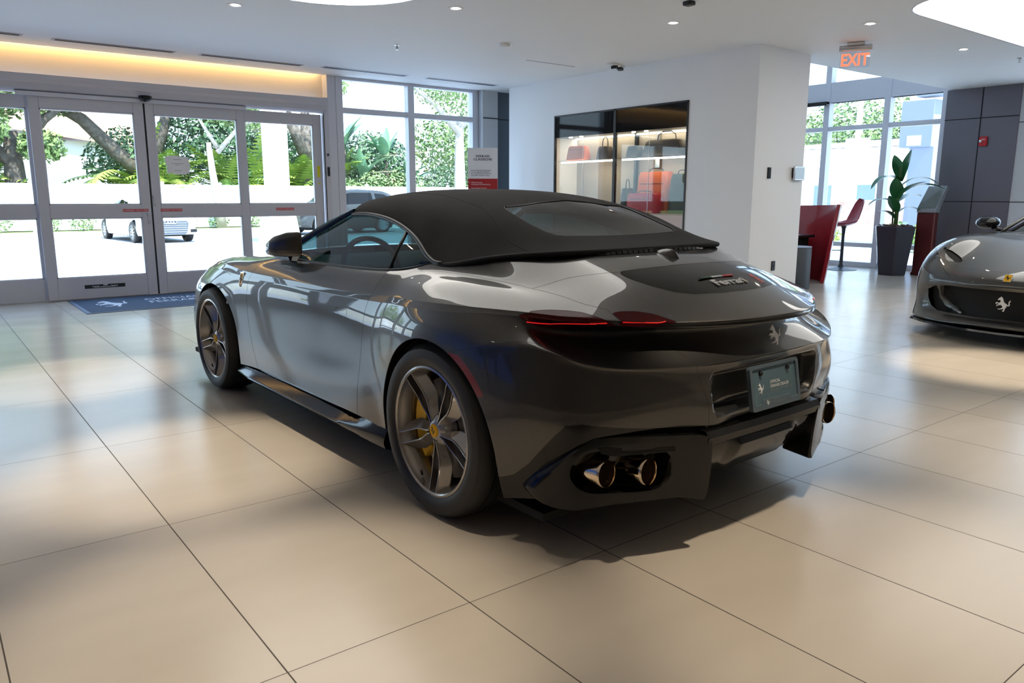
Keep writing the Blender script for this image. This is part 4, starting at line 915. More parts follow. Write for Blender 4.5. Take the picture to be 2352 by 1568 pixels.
# ---------------- canvas roof ----------------
RN = [
 [(0,-.290,1.064),(0,-.20,1.079),(0,-.10,1.105),(0,.03,1.157),(0,.15,1.212),(0,.28,1.262)],
 [(.30,-.285,1.064),(.29,-.2,1.082),(.28,-.10,1.110),(.25,.05,1.162),(.17,.2,1.228),(0,.40,1.283)],
 [(.50,-.245,1.062),(.47,-.16,1.083),(.43,-.06,1.122),(.37,.10,1.175),(.22,.3,1.245),(0,.5,1.294)],
 [(.62,-.12,1.050),(.58,-.05,1.082),(.525,.04,1.130),(.45,.18,1.195),(.27,.4,1.265),(0,.6,1.300)],
 [(.70,.055,1.024),(.655,.09,1.07),(.595,.15,1.132),(.50,.28,1.205),(.29,.5,1.279),(0,.7,1.304)],
 [(.72,.290,.994),(.68,.32,1.05),(.62,.37,1.125),(.525,.44,1.21),(.30,.6,1.286),(0,.8,1.307)],
 [(.690,.455,1.058),(.665,.47,1.10),(.61,.50,1.16),(.52,.56,1.226),(.30,.72,1.292),(0,.9,1.308)],
 [(.652,.62,1.115),(.632,.63,1.150),(.585,.66,1.202),(.50,.70,1.248),(.29,.85,1.297),(0,1.0,1.308)],
 [(.622,.85,1.165),(.60,.86,1.198),(.555,.88,1.236),(.47,.90,1.268),(.28,1.0,1.299),(0,1.12,1.305)],
 [(.606,1.10,1.184),(.585,1.1,1.212),(.54,1.11,1.244),(.455,1.12,1.271),(.265,1.16,1.294),(0,1.24,1.298)],
 [(.600,1.27,1.180),(.58,1.28,1.204),(.535,1.29,1.230),(.455,1.31,1.253),(.265,1.345,1.275),(0,1.38,1.281)],
]
ra = np.array(RN, float)
def surf_m(net, ts, ks):      # mirrored at t=0 only
    Ex = net
    a = net[1].copy(); a[..., 0] *= -1; b = 2*net[-1]-net[-2]; E_ = np.concatenate([a[None], net, b[None]], 0); out = []
    for t in ts:
        i = min(int(math.floor(t+1e-9)), len(net)-2); w = _b(t-i); out.append(sum(w[q]*E_[i+q] for q in range(4)))
    A = np.swapaxes(np.array(out), 0, 1)
    # rows: mirror at the spine end
    m_ = A[-2].copy(); m_[..., 0] *= -1; E2 = np.concatenate([(2*A[0]-A[1])[None], A, m_[None]], 0); out = []
    for k in ks:
        i = min(int(math.floor(k+1e-9)), len(A)-2); w = _b(k-i); out.append(sum(w[q]*E2[i+q] for q in range(4)))
    return np.swapaxes(np.array(out), 0, 1)
rp = ra.copy()
for _ in range(3):
    rp += ra - surf_m(rp, range(len(ra)), range(6)); rp[:, -1, 0] = 0
rts = params([10]*10); rks = params([8]*5)
RS = surf_m(rp, rts, rks); RS[:, -1, 0] = 0; RS[0, :, 0] = 0
RNn = normals(RS)
RNn[0, -1] = (0, -.2, 1)
if RNn[40, 20][2] < 0: RNn = -RNn
RNn[0, :, 0] = 0; RNn[:, -1, 0] = 0
ROOF = Shell(RS, RNn, np.stack(np.meshgrid(rts, rks, indexing='ij'), -1))
GP = [(0,.268),(.18,.268),(.30,.268),(.372,.262),(.395,.235),(.402,.18),(.408,.05),(.405,-.05),(.385,-.095),(.34,-.108),(.2,-.110),(0,-.110)]
g_gl = lambda V, TK: np.where(V[:, 1] < .5, polyd(V, GP), 1.0)
g_se = lambda V, TK: V[:, 0] - interp(V[:, 1], [-.3,.0,.3,.7,1.05,1.4], [.60,.575,.47,.40,.38,.37])
ROOF.cut(g_gl); ROOF.cut(g_se)
rc = ROOF.centroids(); rk = ROOF.cent_tk(); isg = g_gl(rc, rk) < 0; seam = g_se(rc, rk) > 0
RL = ['glass' if a else ('side' if b else 'top') for a, b in zip(isg, seam)]
rt = shellobj('canvas_roof', ROOF, [i for i in range(len(RL)) if RL[i] != 'glass'], M['fabric'], car, 2, flange=.014)
rg = shellobj('rear_window', ROOF, [i for i in range(len(RL)) if RL[i] == 'glass'], M['rglass'], car, 2, off=-.004, flange=0)
sm = gapstrips('roof_seam', ROOF, boundary_paths(ROOF, RL, {frozenset(('top','side'))}), rt, w=.0022, up=.0010, m=M['fabric'])
sm2 = gapstrips('window_edge', ROOF, boundary_paths(ROOF, RL, {frozenset(('top','glass')), frozenset(('side','glass'))}), rg, w=.005, up=.0004, m=M['satin_black'])
# rubber seal along the roof base and side window arch
base = [RS[i, 0] for i in range(len(rts))]
for sd in (-1, 1):
    mb = MB(); mb.tube([(sd*(p[0]+.003), p[1], p[2]-.006) for p in base[48:]], .011, 8); mb.build('window_seal', M['satin_black'], car, True)
mb = MB(); pts = [(-p[0], p[1]-.004, p[2]-.012) for p in base[:50][::-1]] + [(p[0], p[1]-.004, p[2]-.012) for p in base[1:50]]
mb.tube(pts, .012, 8); mb.build('roof_base_seal', M['dark'], car, True)
# skirt closing the gap between roof base and bodywork
mb = MB(); nb_ = 50
up_ = [np.array([-p[0], p[1], p[2]-.012]) for p in base[:nb_][::-1]] + [np.array([p[0], p[1], p[2]-.012]) for p in base[1:nb_]]
for a, b in zip(up_, up_[1:]):
    lo = lambda q: q + np.array([0, .03, -.06])
    mb.add([a, b, lo(b), lo(a)], [(0, 1, 2, 3)])
mb.build('roof_base_flap', M['dark'], car, fixn=False)
# brake light strip at the roof base
mb = MB()
def bl(x): return np.interp(x, [0,.1,.2,.3,.34], [-.300,-.299,-.297,-.290,-.284])
xs = np.linspace(-.335, .335, 24)
for a, b in zip(xs, xs[1:]):
    mb.add([(a, bl(abs(a))-.012, 1.036), (b, bl(abs(b))-.012, 1.036), (b, bl(abs(b))-.004, 1.058), (a, bl(abs(a))-.004, 1.058)], [(0, 1, 2, 3)])
mb.build('high_brake_light', M['blackglass'], car, fixn=False)
mb = MB()
for q in range(9):
    a = .02 + q*.032; b = a + .026
    for (p_, r_) in ((a, b),):
        mb.add([(p_, bl(p_)-.0135, 1.040), (r_, bl(r_)-.0135, 1.040), (r_, bl(r_)-.0062, 1.056), (p_, bl(p_)-.0062, 1.056)], [(0, 1, 2, 3)])
        mb.add([(-p_, bl(p_)-.0135, 1.040), (-r_, bl(r_)-.0135, 1.040), (-r_, bl(r_)-.0062, 1.056), (-p_, bl(p_)-.0062, 1.056)], [(0, 1, 2, 3)])
mb.build('brake_light_lens', mat('brake_lens', (.03,.033,.036), .12, .3), car, fixn=False)
# shark fin aerial
mb = MB(); bm_ = []
for q in range(9):
    u = q/8; y = -.30 - .13*u; hgt = .035*math.sin(PI*min(1, u*.62+.02))**.8 * (1 if u < .85 else (1-u)/.15*.75+.25); w_ = .026*math.sin(PI*min(.98, u*.9+.08))+.002
    z0 = np.interp(y, [-.61,-.43,-.27], [.968,1.018,1.045]) - .004
    bm_.append([(-w_, y, z0), (-w_*.75, y, z0+hgt*.6), (-w_*.3, y, z0+hgt*.95), (0, y, z0+hgt), (w_*.3, y, z0+hgt*.95), (w_*.75, y, z0+hgt*.6), (w_, y, z0)])
vs = [p for r_ in bm_ for p in r_]; fs = [(i*7+j, i*7+j+1, (i+1)*7+j+1, (i+1)*7+j) for i in range(8) for j in range(6)] + [tuple(range(7)), tuple(56+j for j in range(7))]
mb.add(vs, fs); mb.build('roof_aerial', M['paint'], car, auto=50)
# ---------------- side glass ----------------
def ruled(name, Bc, Tc, mt, parent, ns=28, nr=6, bulge=.012, sgn=1):
    Bc = np.array(Bc, float); Tc = np.array(Tc, float)
    def arc(P, n):
        d_ = np.r_[0, np.cumsum(np.linalg.norm(np.diff(P, axis=0), axis=1))]; s_ = np.linspace(0, d_[-1], n)
        return np.stack([np.interp(s_, d_, P[:, i]) for i in range(3)], 1)
    a = arc(Bc, ns); b = arc(Tc, ns); vs = []; 
    for i in range(ns):
        for j in range(nr+1):
            u = j/nr; p = a[i]*(1-u) + b[i]*u; p = p + np.array([bulge*4*u*(1-u), 0, 0]); vs.append((sgn*p[0], p[1], p[2]))
    fs = [(i*(nr+1)+j, (i+1)*(nr+1)+j, (i+1)*(nr+1)+j+1, i*(nr+1)+j+1) for i in range(ns-1) for j in range(nr)]
    return meshobj(name, vs, fs, mt, parent, True)
for sd, dpar in ((-1, door_l), (1, door_r)):
    ruled('side_window', [(.772,.63,.915),(.778,1.0,.905),(.782,1.45,.905),(.765,1.75,.91),(.757,1.84,.92)], [(.648,.645,1.118),(.618,.85,1.162),(.602,1.08,1.180),(.598,1.26,1.176),(.65,1.46,1.095),(.70,1.63,1.025),(.745,1.80,.945)], M['glass'], dpar, sgn=sd)
    ruled('quarter_window', [(.770,.61,.918),(.758,.52,.935),(.74,.42,.955),(.722,.31,.985)], [(.652,.63,1.112),(.668,.55,1.085),(.69,.44,1.05),(.716,.315,1.0)], M['glass'], car, sgn=sd, ns=12)
    mb = MB(); mb.tube([(sd*.775,.615,.925),(sd*.718,.625,1.02),(sd*.652,.635,1.116)], .008, 6); mb.build('window_divider', M['satin_black'], car, True)
    # belt seal
    mb = MB(); bpts = [bs([t_], [0.0])[0, 0] for t_ in np.linspace(9.3, 14.2, 30)]
    mb.tube([(sd*(p[0]-.006), p[1], p[2]+.002) for p in bpts], .008, 6); mb.build('belt_seal', M['satin_black'], car, True)
    # A pillar
    mb = MB(); pl = [(.598,1.255,1.192),(.625,1.36,1.150),(.66,1.50,1.092),(.70,1.64,1.032),(.74,1.78,.968),(.765,1.88,.925)]
    for (a, b) in zip(pl, pl[1:]):
        pass
    vs = []
    for iq, p in enumerate(pl):
        for dx, dy, dz in [tuple(c_*(.45 + .11*iq) for c_ in q) for q in ((.010,-.012,-.008),(.018,.012,.008),(.006,.036,.024),(-.022,.040,.026),(-.030,0,0))]: vs.append((sd*(p[0]+dx), p[1]+dy, p[2]+dz))
    fs = [(i*5+j, i*5+(j+1) % 5, (i+1)*5+(j+1) % 5, (i+1)*5+j) for i in range(len(pl)-1) for j in range(5)]
    mb.add(vs, fs); mb.build('a_pillar', M['gloss_black'], car, auto=45)
# windscreen
wt = [(.575,1.295,1.205),(.45,1.32,1.248),(.25,1.36,1.273),(0,1.39,1.280)]; wb = [(.735,1.90,.935),(.58,2.06,.942),(.30,2.19,.948),(0,2.24,.950)]
vs = []; q1 = [np.array(p) for p in wt]; q2 = [np.array(p) for p in wb]
L_ = [np.array([-p[0], p[1], p[2]]) for p in q1] + q1[::-1][1:]; L2 = [np.array([-p[0], p[1], p[2]]) for p in q2] + q2[::-1][1:]
for a, b in zip(L_, L2):
    for j in range(7): u = j/6; p = a*(1-u)+b*u; vs.append((p[0], p[1]+.03*4*u*(1-u), p[2]+.02*4*u*(1-u)))
meshobj('windscreen', vs, [(i*7+j, (i+1)*7+j, (i+1)*7+j+1, i*7+j+1) for i in range(len(L_)-1) for j in range(6)], M['glass'], car, True)
# ---------------- cabin ----------------
mb = MB(); 
tub = [(-.70,.12),(.70,.12),(.72,1.0),(.70,1.95),(-.70,1.95),(-.72,1.0)]
vs = [(x, y, .22) for x, y in tub] + [(x*1.04, y, .90) for x, y in tub]; fs = [tuple(range(6))] + [(i, (i+1) % 6, 6+(i+1) % 6, 6+i) for i in range(6)]
mb.add(vs, fs); mb.build('cabin_tub', M['leather'], car, fixn=False)
mb = MB(); mb.prism([(-.0,0),(-.35,0),(-.42,.10),(-.30,.20),(-.05,.22),(.15,.18)], (-.7,1.95,.70), (0,1,0), (0,0,1), (1.4,0,0)); mb.build('dashboard', M['leather'], car, bevel=.02)
mb = MB(); mb.box((-.70,.14,.5), (.70,.42,.93)); mb.build('rear_shelf', M['leather'], car, bevel=.03)
for sx in (-.36, .36):
    st = empty('seat'); st.parent = car; st.location = (sx, .92, .24)
    mb = MB(); mb.prism(rpoly(.5,.16,.06), (0,0,.12), (1,0,0), (0,0,1), (0,.5,0)); mb.build('seat_cushion', M['leather'], st, bevel=.02)
    mb = MB()
    vs = []; 
    for u, w_, y, z in ((0,.25,-.05,.15),(.2,.27,-.10,.35),(.5,.26,-.15,.52),(.75,.20,-.19,.66),(.9,.13,-.215,.76),(1,.11,-.22,.84)):
        for dx, dy in ((-w_,.02),(-w_*.8,-.06),(0,-.08),(w_*.8,-.06),(w_,.02),(w_*.75,.05),(0,.02),(-w_*.75,.05)): vs.append((dx, y+dy, z))
    fs = [(i*8+j, i*8+(j+1) % 8, (i+1)*8+(j+1) % 8, (i+1)*8+j) for i in range(5) for j in range(8)] + [tuple(range(8)), tuple(40+j for j in range(8))]
    mb.add(vs, fs); o = mb.build('backrest', M['leather'], st, True)
mb = MB(); cst = Vector((-.36,1.52,.86)); ax = Vector((0,-.93,.36)).normalized(); e1 = Vector((1,0,0)); e2 = ax.cross(e1)
mb.tube([cst + (e1*math.cos(a) + e2*math.sin(a))*.18 for a in [2*PI*q/28 for q in range(28)]], .016, 8, closed=True)
mb.tube([cst - e1*.17, cst - ax*.02, cst + e1*.17], .014, 6); mb.tube([cst - e2*.17, cst-ax*.02], .014, 6); mb.tube([cst - ax*.03, cst - ax*.25], .03, 8)
mb.build('steering_wheel', M['leather'], car, True)
# ---------------- door mirrors ----------------
for sd in (-1, 1):
    mr = empty('door_mirror'); mr.parent = car
    rows = []
    for (y, cx0, cz0, hw, hz) in ((1.50,.800,1.014,.005,.060),(1.515,.812,1.014,.016,.065),(1.57,.845,1.011,.042,.066),(1.65,.866,1.001,.054,.057),(1.72,.864,.990,.050,.043),(1.775,.855,.980,.034,.027),(1.80,.85,.976,.012,.010)):
        r_ = []
        for q in range(20):
            a = 2*PI*q/20; ca_, sa_ = math.cos(a), math.sin(a); r_.append((sd*(cx0 + hw*(abs(ca_)**.75)*(1 if ca_ > 0 else -1)), y, cz0 + hz*(abs(sa_)**.75)*(1 if sa_ > 0 else -1) - .010*ca_))
        rows.append(r_)
    vs = [p for r_ in rows for p in r_]; n_ = len(rows)
    fs = [(i*20+j, i*20+(j+1) % 20, (i+1)*20+(j+1) % 20, (i+1)*20+j) for i in range(n_-1) for j in range(20)] + [tuple(range(20)), tuple((n_-1)*20+j for j in range(20))]
    mb = MB(); mb.add(vs, fs); mb.build('mirror_housing', M['paint'], mr, auto=50)
    mb = MB(); mb.prism([(1.56,.905),(1.80,.905),(1.76,.955),(1.60,.962)], (sd*.765,0,0), (0,1,0), (0,0,1), (sd*.075,0,.012)); mb.build('mirror_foot', M['gloss_black'], mr, bevel=.008)
    mb = MB(); mb.prism(rpoly(.17,.098,.03), (sd*.812,1.60,1.008), (0,1,0), (0,0,1), (-sd*.004,0,0)); mb.build('mirror_glass', M['chrome'], mr)
# ---------------- sills ----------------
for sd in (-1, 1):
    vs = []; ys = np.linspace(2.26, .385, 30)
    for y in ys:
        r_ = sstep(.95, .42, y)*1.0 if False else float(np.clip((.95-y)/.5, 0, 1)); r_ = r_*r_*(3-2*r_)
        ff = float(np.clip((y-2.0)/.26, 0, 1))
        P = [(.900,.30),(.880,.262),(.888+.03*r_,.235+.055*r_),(.950-.006*r_-.03*ff,.207+.03*r_),(.957-.004*r_-.03*ff,.196+.01*r_),(.945-.03*ff,.178),(.86,.150),(.5,.140)]
        vs += [(sd*a, y, b) for a, b in P]
    fs = [(i*8+j, i*8+j+1, (i+1)*8+j+1, (i+1)*8+j) for i in range(len(ys)-1) for j in range(7)]
    mb = MB(); mb.add(vs, fs); mb.build('side_sill', M['gloss_black'], car, auto=50, fixn=True)
# ---------------- rear diffuser ----------------
def ry(w): return np.interp(abs(w), [0,.3,.36,.5,.62,.72,.80,.86,.90], [-.905,-.90,-.897,-.85,-.795,-.735,-.675,-.61,-.555])
prof = [(.05,.455),(.015,.452),(.0,.430),(.004,.405),(.02,.392),(.022,.37),(.045,.32),(.095,.255),(.17,.215),(.42,.19)]
xs = np.linspace(-.37, .37, 25); vs = []
for x in xs:
    for j, (dy, z) in enumerate(prof):
        c = 1 if abs(x) < .20 else 0; vs.append((x, -.905 + dy + (.0 if not (c and 5 <= j <= 7) else -.014) + abs(x)**2*.06, z))
nP = len(prof); fs = [(i*nP+j, i*nP+j+1, (i+1)*nP+j+1, (i+1)*nP+j) for i in range(len(xs)-1) for j in range(nP-1)]
mb = MB(); mb.add(vs, fs); mb.build('rear_diffuser', M['gloss_black'], car, auto=40)
for sd in (-1, 1):
    # pod around the twin tailpipes: ring front face with an oval opening
    out = []
    def oz(pts, n):
        P = np.array(pts + [pts[0]], float); d_ = np.r_[0, np.cumsum(np.linalg.norm(np.diff(P, axis=0), axis=1))]; s_ = np.linspace(0, d_[-1], n+1)[:-1]
        return [(np.interp(q, d_, P[:, 0]), np.interp(q, d_, P[:, 1])) for q in s_]
    outer = [(.345,.405),(.352,.430),(.372,.447),(.45,.456),(.58,.464),(.70,.468),(.755,.462),(.80,.425),(.84,.37),(.875,.315),(.90,.25),(.86,.205),(.80,.195),(.70,.215),(.60,.222),(.50,.222),(.44,.220),(.42,.205),(.385,.182),(.355,.19),(.340,.23),(.338,.32)]
    n = 72; oo = oz(outer, n); hc = (.655,.338)
    hole = rpoly(.315,.155,.074,n=17,cx=hc[0],cy=hc[1])[:72]
    hole = oz(hole, n)
    ang = lambda p: math.atan2(p[1]-hc[1], p[0]-hc[0])
    def align(P):
        P = sorted(P, key=ang); return P
    if sum((oo[i][0]*oo[(i+1) % n][1]-oo[(i+1) % n][0]*oo[i][1]) for i in range(n)) < 0: oo = oo[::-1]
    if sum((hole[i][0]*hole[(i+1) % n][1]-hole[(i+1) % n][0]*hole[i][1]) for i in range(n)) < 0: hole = hole[::-1]
    # rotate so both start near angle 0, then match the outer ring by angle
    k0 = min(range(n), key=lambda i: abs(ang(hole[i]))); hole = hole[k0:]+hole[:k0]
    Pq = np.array(oo); aa = np.unwrap([ang(p) for p in oo]); k1 = int(np.argmin(np.abs(((aa+PI) % (2*PI))-PI))); oo = oo[k1:]+oo[:k1]
    aa = np.unwrap([ang(p) for p in oo]); ha = np.unwrap([ang(p) for p in hole]); 
    # mean of arclength and angle matching keeps the ring quads well shaped
    oo2 = [(np.interp(h, np.r_[aa, aa[0]+2*PI], np.r_[[p[0] for p in oo], oo[0][0]]), np.interp(h, np.r_[aa, aa[0]+2*PI], np.r_[[p[1] for p in oo], oo[0][1]])) for h in ha]
    rings = []
    PT = lambda w, z, d: (sd*w, ry(w) + d + .22*max(0, .40-z)*0.35, z)
    rings.append([PT(w + (.02 if w < .5 else -.03), z*.97+.01, .14) for w, z in oo2])
    rings.append([PT(w, z, .012) for w, z in oo2])
    rings.append([PT(w*.985+hc[0]*.015, z*.985+hc[1]*.015, .0) for w, z in oo2])
    for u in (.25, .5, .75): rings.append([PT(a*(1-u)+c*u, b*(1-u)+d_*u, .0) for (a, b), (c, d_) in zip(oo2, hole)])
    rings.append([PT(a, b, .002) for a, b in hole]); rings.append([PT(hc[0]+(a-hc[0])*.96, hc[1]+(b-hc[1])*.94, .02) for a, b in hole]); rings.append([PT(hc[0]+(a-hc[0])*.9, hc[1]+(b-hc[1])*.88, .16) for a, b in hole])
    vs = [p for r_ in rings for p in r_]; m_ = len(rings)
    fs = [(i*n+j, i*n+(j+1) % n, (i+1)*n+(j+1) % n, (i+1)*n+j) for i in range(m_-1) for j in range(n)] + [tuple((m_-1)*n+j for j in range(n))]
    mb = MB(); mb.add(vs, fs); o = mb.build('tailpipe_surround', M['gloss_black'], car, auto=38)
    # slim slot above the pipes
    mb = MB(); q_ = [(.50,.418),(.50,.402),(.70,.398),(.735,.408),(.745,.428),(.72,.43)]
    vs = [PT(a, b, -.003) for a, b in q_]; mb.add(vs, [tuple(range(6))]); mb.build('reflector_slot', M['dark'], car)
    for wx in (.592, .722):
        mb = MB(); yb = ry(wx) + .005
        mb.lathe([(.046,.0),(.0485,.004),(.0485,.012),(.046,.03),(.045,.13),(.040,.13),(.043,.03),(.044,.006),(.046,.0)], 40, 'y', c=(0,0,0), cap=False)
        o = mb.build('tailpipe', M['exh'], car, auto=40)
        o.location = (sd*wx, yb-.015, .338); o.rotation_euler = (math.radians(-4), 0, math.radians(-6*sd))
        mb = MB(); mb.lathe([(0,.055),(.043,.055)], 24, 'y', cap=False); i_ = mb.build('pipe_bore', M['dark'], o)
# ---------------- arch liners, floor ----------------
for sd in (-1, 1):
    for yc, R_, x1 in ((0, .400, .905), (2.67, .405, .86)):
        mb = MB(); vs = []
        for q in range(25):
            a = math.radians(-25 + 230*q/24); vs += [(sd*x1, yc + R_*math.cos(a)*1.03, .345 + R_*.96*math.sin(a)), (sd*.55, yc + R_*math.cos(a), .345 + R_*.94*math.sin(a))]
        mb.add(vs, [(2*i, 2*i+1, 2*i+3, 2*i+2) for i in range(24)]); mb.add([(sd*.55, yc-.45, .12),(sd*.55, yc+.45, .12),(sd*.55, yc+.45, .80),(sd*.55, yc-.45, .80)], [(0,1,2,3)])
        mb.build('wheel_arch_liner', M['dark'], car, fixn=False)
mb = MB(); mb.box((-.84,-.55,.13), (.84,3.4,.16)); mb.box((-.52,-.6,.16), (.52,3.3,.5)); mb.build('underbody', M['dark'], car)
# ---------------- wheels ----------------
for sd in (-1, 1):
    for yc, R_, wd, xo, ca, rt_ in ((0, .354, .285, .968, 0, -PI/2+.03), (2.67, .340, .245, .948, PI, -PI/2)):
        w = make_wheel('wheel', R_, wd, .262, car, rot=rt_ if sd < 0 else rt_+.4, cal=(ca + PI if sd < 0 else ca) + .15)
        w.location = (sd*xo, yc, R_); w.rotation_euler = (0, 0, PI if sd < 0 else 0)
# ---------------- badges, number plate ----------------
Tz = Vector((0, -.80, .60)); 
# horse on the tail
horse('tail_emblem', .078, M['silver'], car, frame((0,-.893,.763), (1,0,0), (0,.24,.97)), .006)
# plate
pf = Matrix.Rotation(math.radians(9), 4, 'X')
PM = frame((0,-.900,.575), (1,0,0), (0,.17,.985))
def plane_prism(name, poly, z0, z1, m, parent, Mx, bevel=None):
    n = len(poly); vs = [Mx @ Vector((a, b, z)) for z in (z0, z1) for a, b in poly]
    o = meshobj(name, vs, [tuple(range(n))[::-1], tuple(range(n, 2*n))] + [(i, (i+1) % n, n+(i+1) % n, n+i) for i in range(n)], m, parent)
    bm = bmesh.new(); bm.from_mesh(o.data); bmesh.ops.recalc_face_normals(bm, faces=bm.faces); bm.to_mesh(o.data); bm.free()
    if bevel: b = o.modifiers.new('b', 'BEVEL'); b.width = bevel; b.segments = 2; b.limit_method = 'ANGLE'
    return o
pl_ = empty('number_plate'); pl_.parent = car
plane_prism('plate', rpoly(.296,.150,.012), .006, .010, M['plate'], pl_, PM)
fo = rpoly(.318,.168,.014, 4); fi = rpoly(.286,.134,.006, 4, 0, .004); n = len(fo)
vs = [PM @ Vector((a, b, z)) for z, P in ((.0, fo), (.016, fo), (.016, fi), (.008, fi)) for a, b in P]
fs = [(k*n+i, k*n+(i+1) % n, (k+1)*n+(i+1) % n, (k+1)*n+i) for k in range(3) for i in range(n)]
mb = MB(); mb.add(vs, fs); fr_ = mb.build('plate_frame', M['plateframe'], pl_, auto=30)
plane_prism('frame_tab', [(-.10,-.070),(.10,-.070),(.088,-.048),(-.088,-.048)], .008, .0165, M['plateframe'], pl_, PM)
for x in (-.088, .088):
    mb = MB(); mb.lathe([(0,.010),(.006,.009),(.010,.004),(.010,0)], 16, 'z'); o = mb.build('plate_screw', M['gloss_black'], pl_, auto=40); o.matrix_local = PM @ Matrix.Translation((x, .052, .010))
M['platetext'] = mat('plate_print', (.55,.57,.58), .4); M['platetext2'] = mat('plate_print_dim', (.16,.19,.21), .4)
PT_ = lambda x, y, z=.0108: PM @ Matrix.Translation((x, y, z))
text('plate_text', 'OFFICIAL\nFERRARI DEALER', .0165, M['platetext'], pl_, PT_(-.030,.006), bold=.0002)
text('plate_text', 'FERRARI OF TAMPA BAY', .0145, M['platetext2'], pl_, PT_(-.030,-.026))
text('plate_text', 'OFFICIAL\nFERRARI DEALER', .0105, M['platetext2'], pl_, PT_(-.024,-.058,.0168))
horse('plate_emblem', .042, M['platetext'], pl_, PT_(-.092,-.004), .0004); horse('plate_emblem', .020, M['platetext'], pl_, PT_(-.062,-.060,.0166), .0004)
# badge on the dark deck panel
def deckz(y): return np.interp(y, [-.78,-.61,-.43], [.908,.968,1.018])
DM = frame((0,-.655,.9520), (1,0,0), (0,.94,.33))
text('deck_script', 'Ferrari', .066, M['silver'], car, DM @ Matrix.Translation((.0,-.050,.003)), align='CENTER', ext=.002, bold=.0012, sx=1.08)
for i_, (a, b, mt_) in enumerate(((-.125,-.055,'it_green'),(-.055,.015,'it_white'),(.015,.085,'it_red'))):
    plane_prism('flag_badge', [(a,.016),(b,.016),(b,.026),(a,.026)], .002, .005, M[mt_], car, DM)
# fender shield and round sensor on the front fenders
def near(y, z, wmin=.75):
    d_ = np.where(S[..., 0] > wmin, np.hypot(S[..., 1]-y, S[..., 2]-z), 9); i, j = np.unravel_index(np.argmin(d_), d_.shape); return S[i, j], N[i, j]/np.linalg.norm(N[i, j])
for sd in (-1, 1):
    p, n_ = near(2.20, .778); p = Vector((sd*p[0], p[1], p[2])); nv = Vector((sd*n_[0], n_[1], n_[2])); p = p + nv*.001
    FM = frame(p, (0, sd, 0), nv.cross(Vector((0, sd, 0))))
    sh_ = [(-.027,.045),(-.012,.040),(0,.047),(.012,.040),(.026,.045),(.028,.01),(.022,-.02),(.010,-.038),(0,-.046),(-.010,-.038),(-.022,-.02),(-.028,.01)]
    plane_prism('shield_badge', sh_, -.004, .0015, M['chrome'], car, FM); plane_prism('shield_field', [(a*.86, b*.86) for a, b in sh_], .0, .0022, M['capyellow'], car, FM)
    horse('shield_emblem', .055, M['black'], car, FM @ Matrix.Translation((0, .002, .0023)), .0004)
    p, n_ = near(2.387, .608); p = Vector((sd*p[0], p[1], p[2])); nv = Vector((sd*n_[0], n_[1], n_[2]))
    FM = frame(p, (0, sd, 0), nv.cross(Vector((0, sd, 0)))); plane_prism('round_sensor', [(.011*math.cos(a), .011*math.sin(a)) for a in [2*PI*q/16 for q in range(16)]], 0, .003, M['chrome'], car, FM)
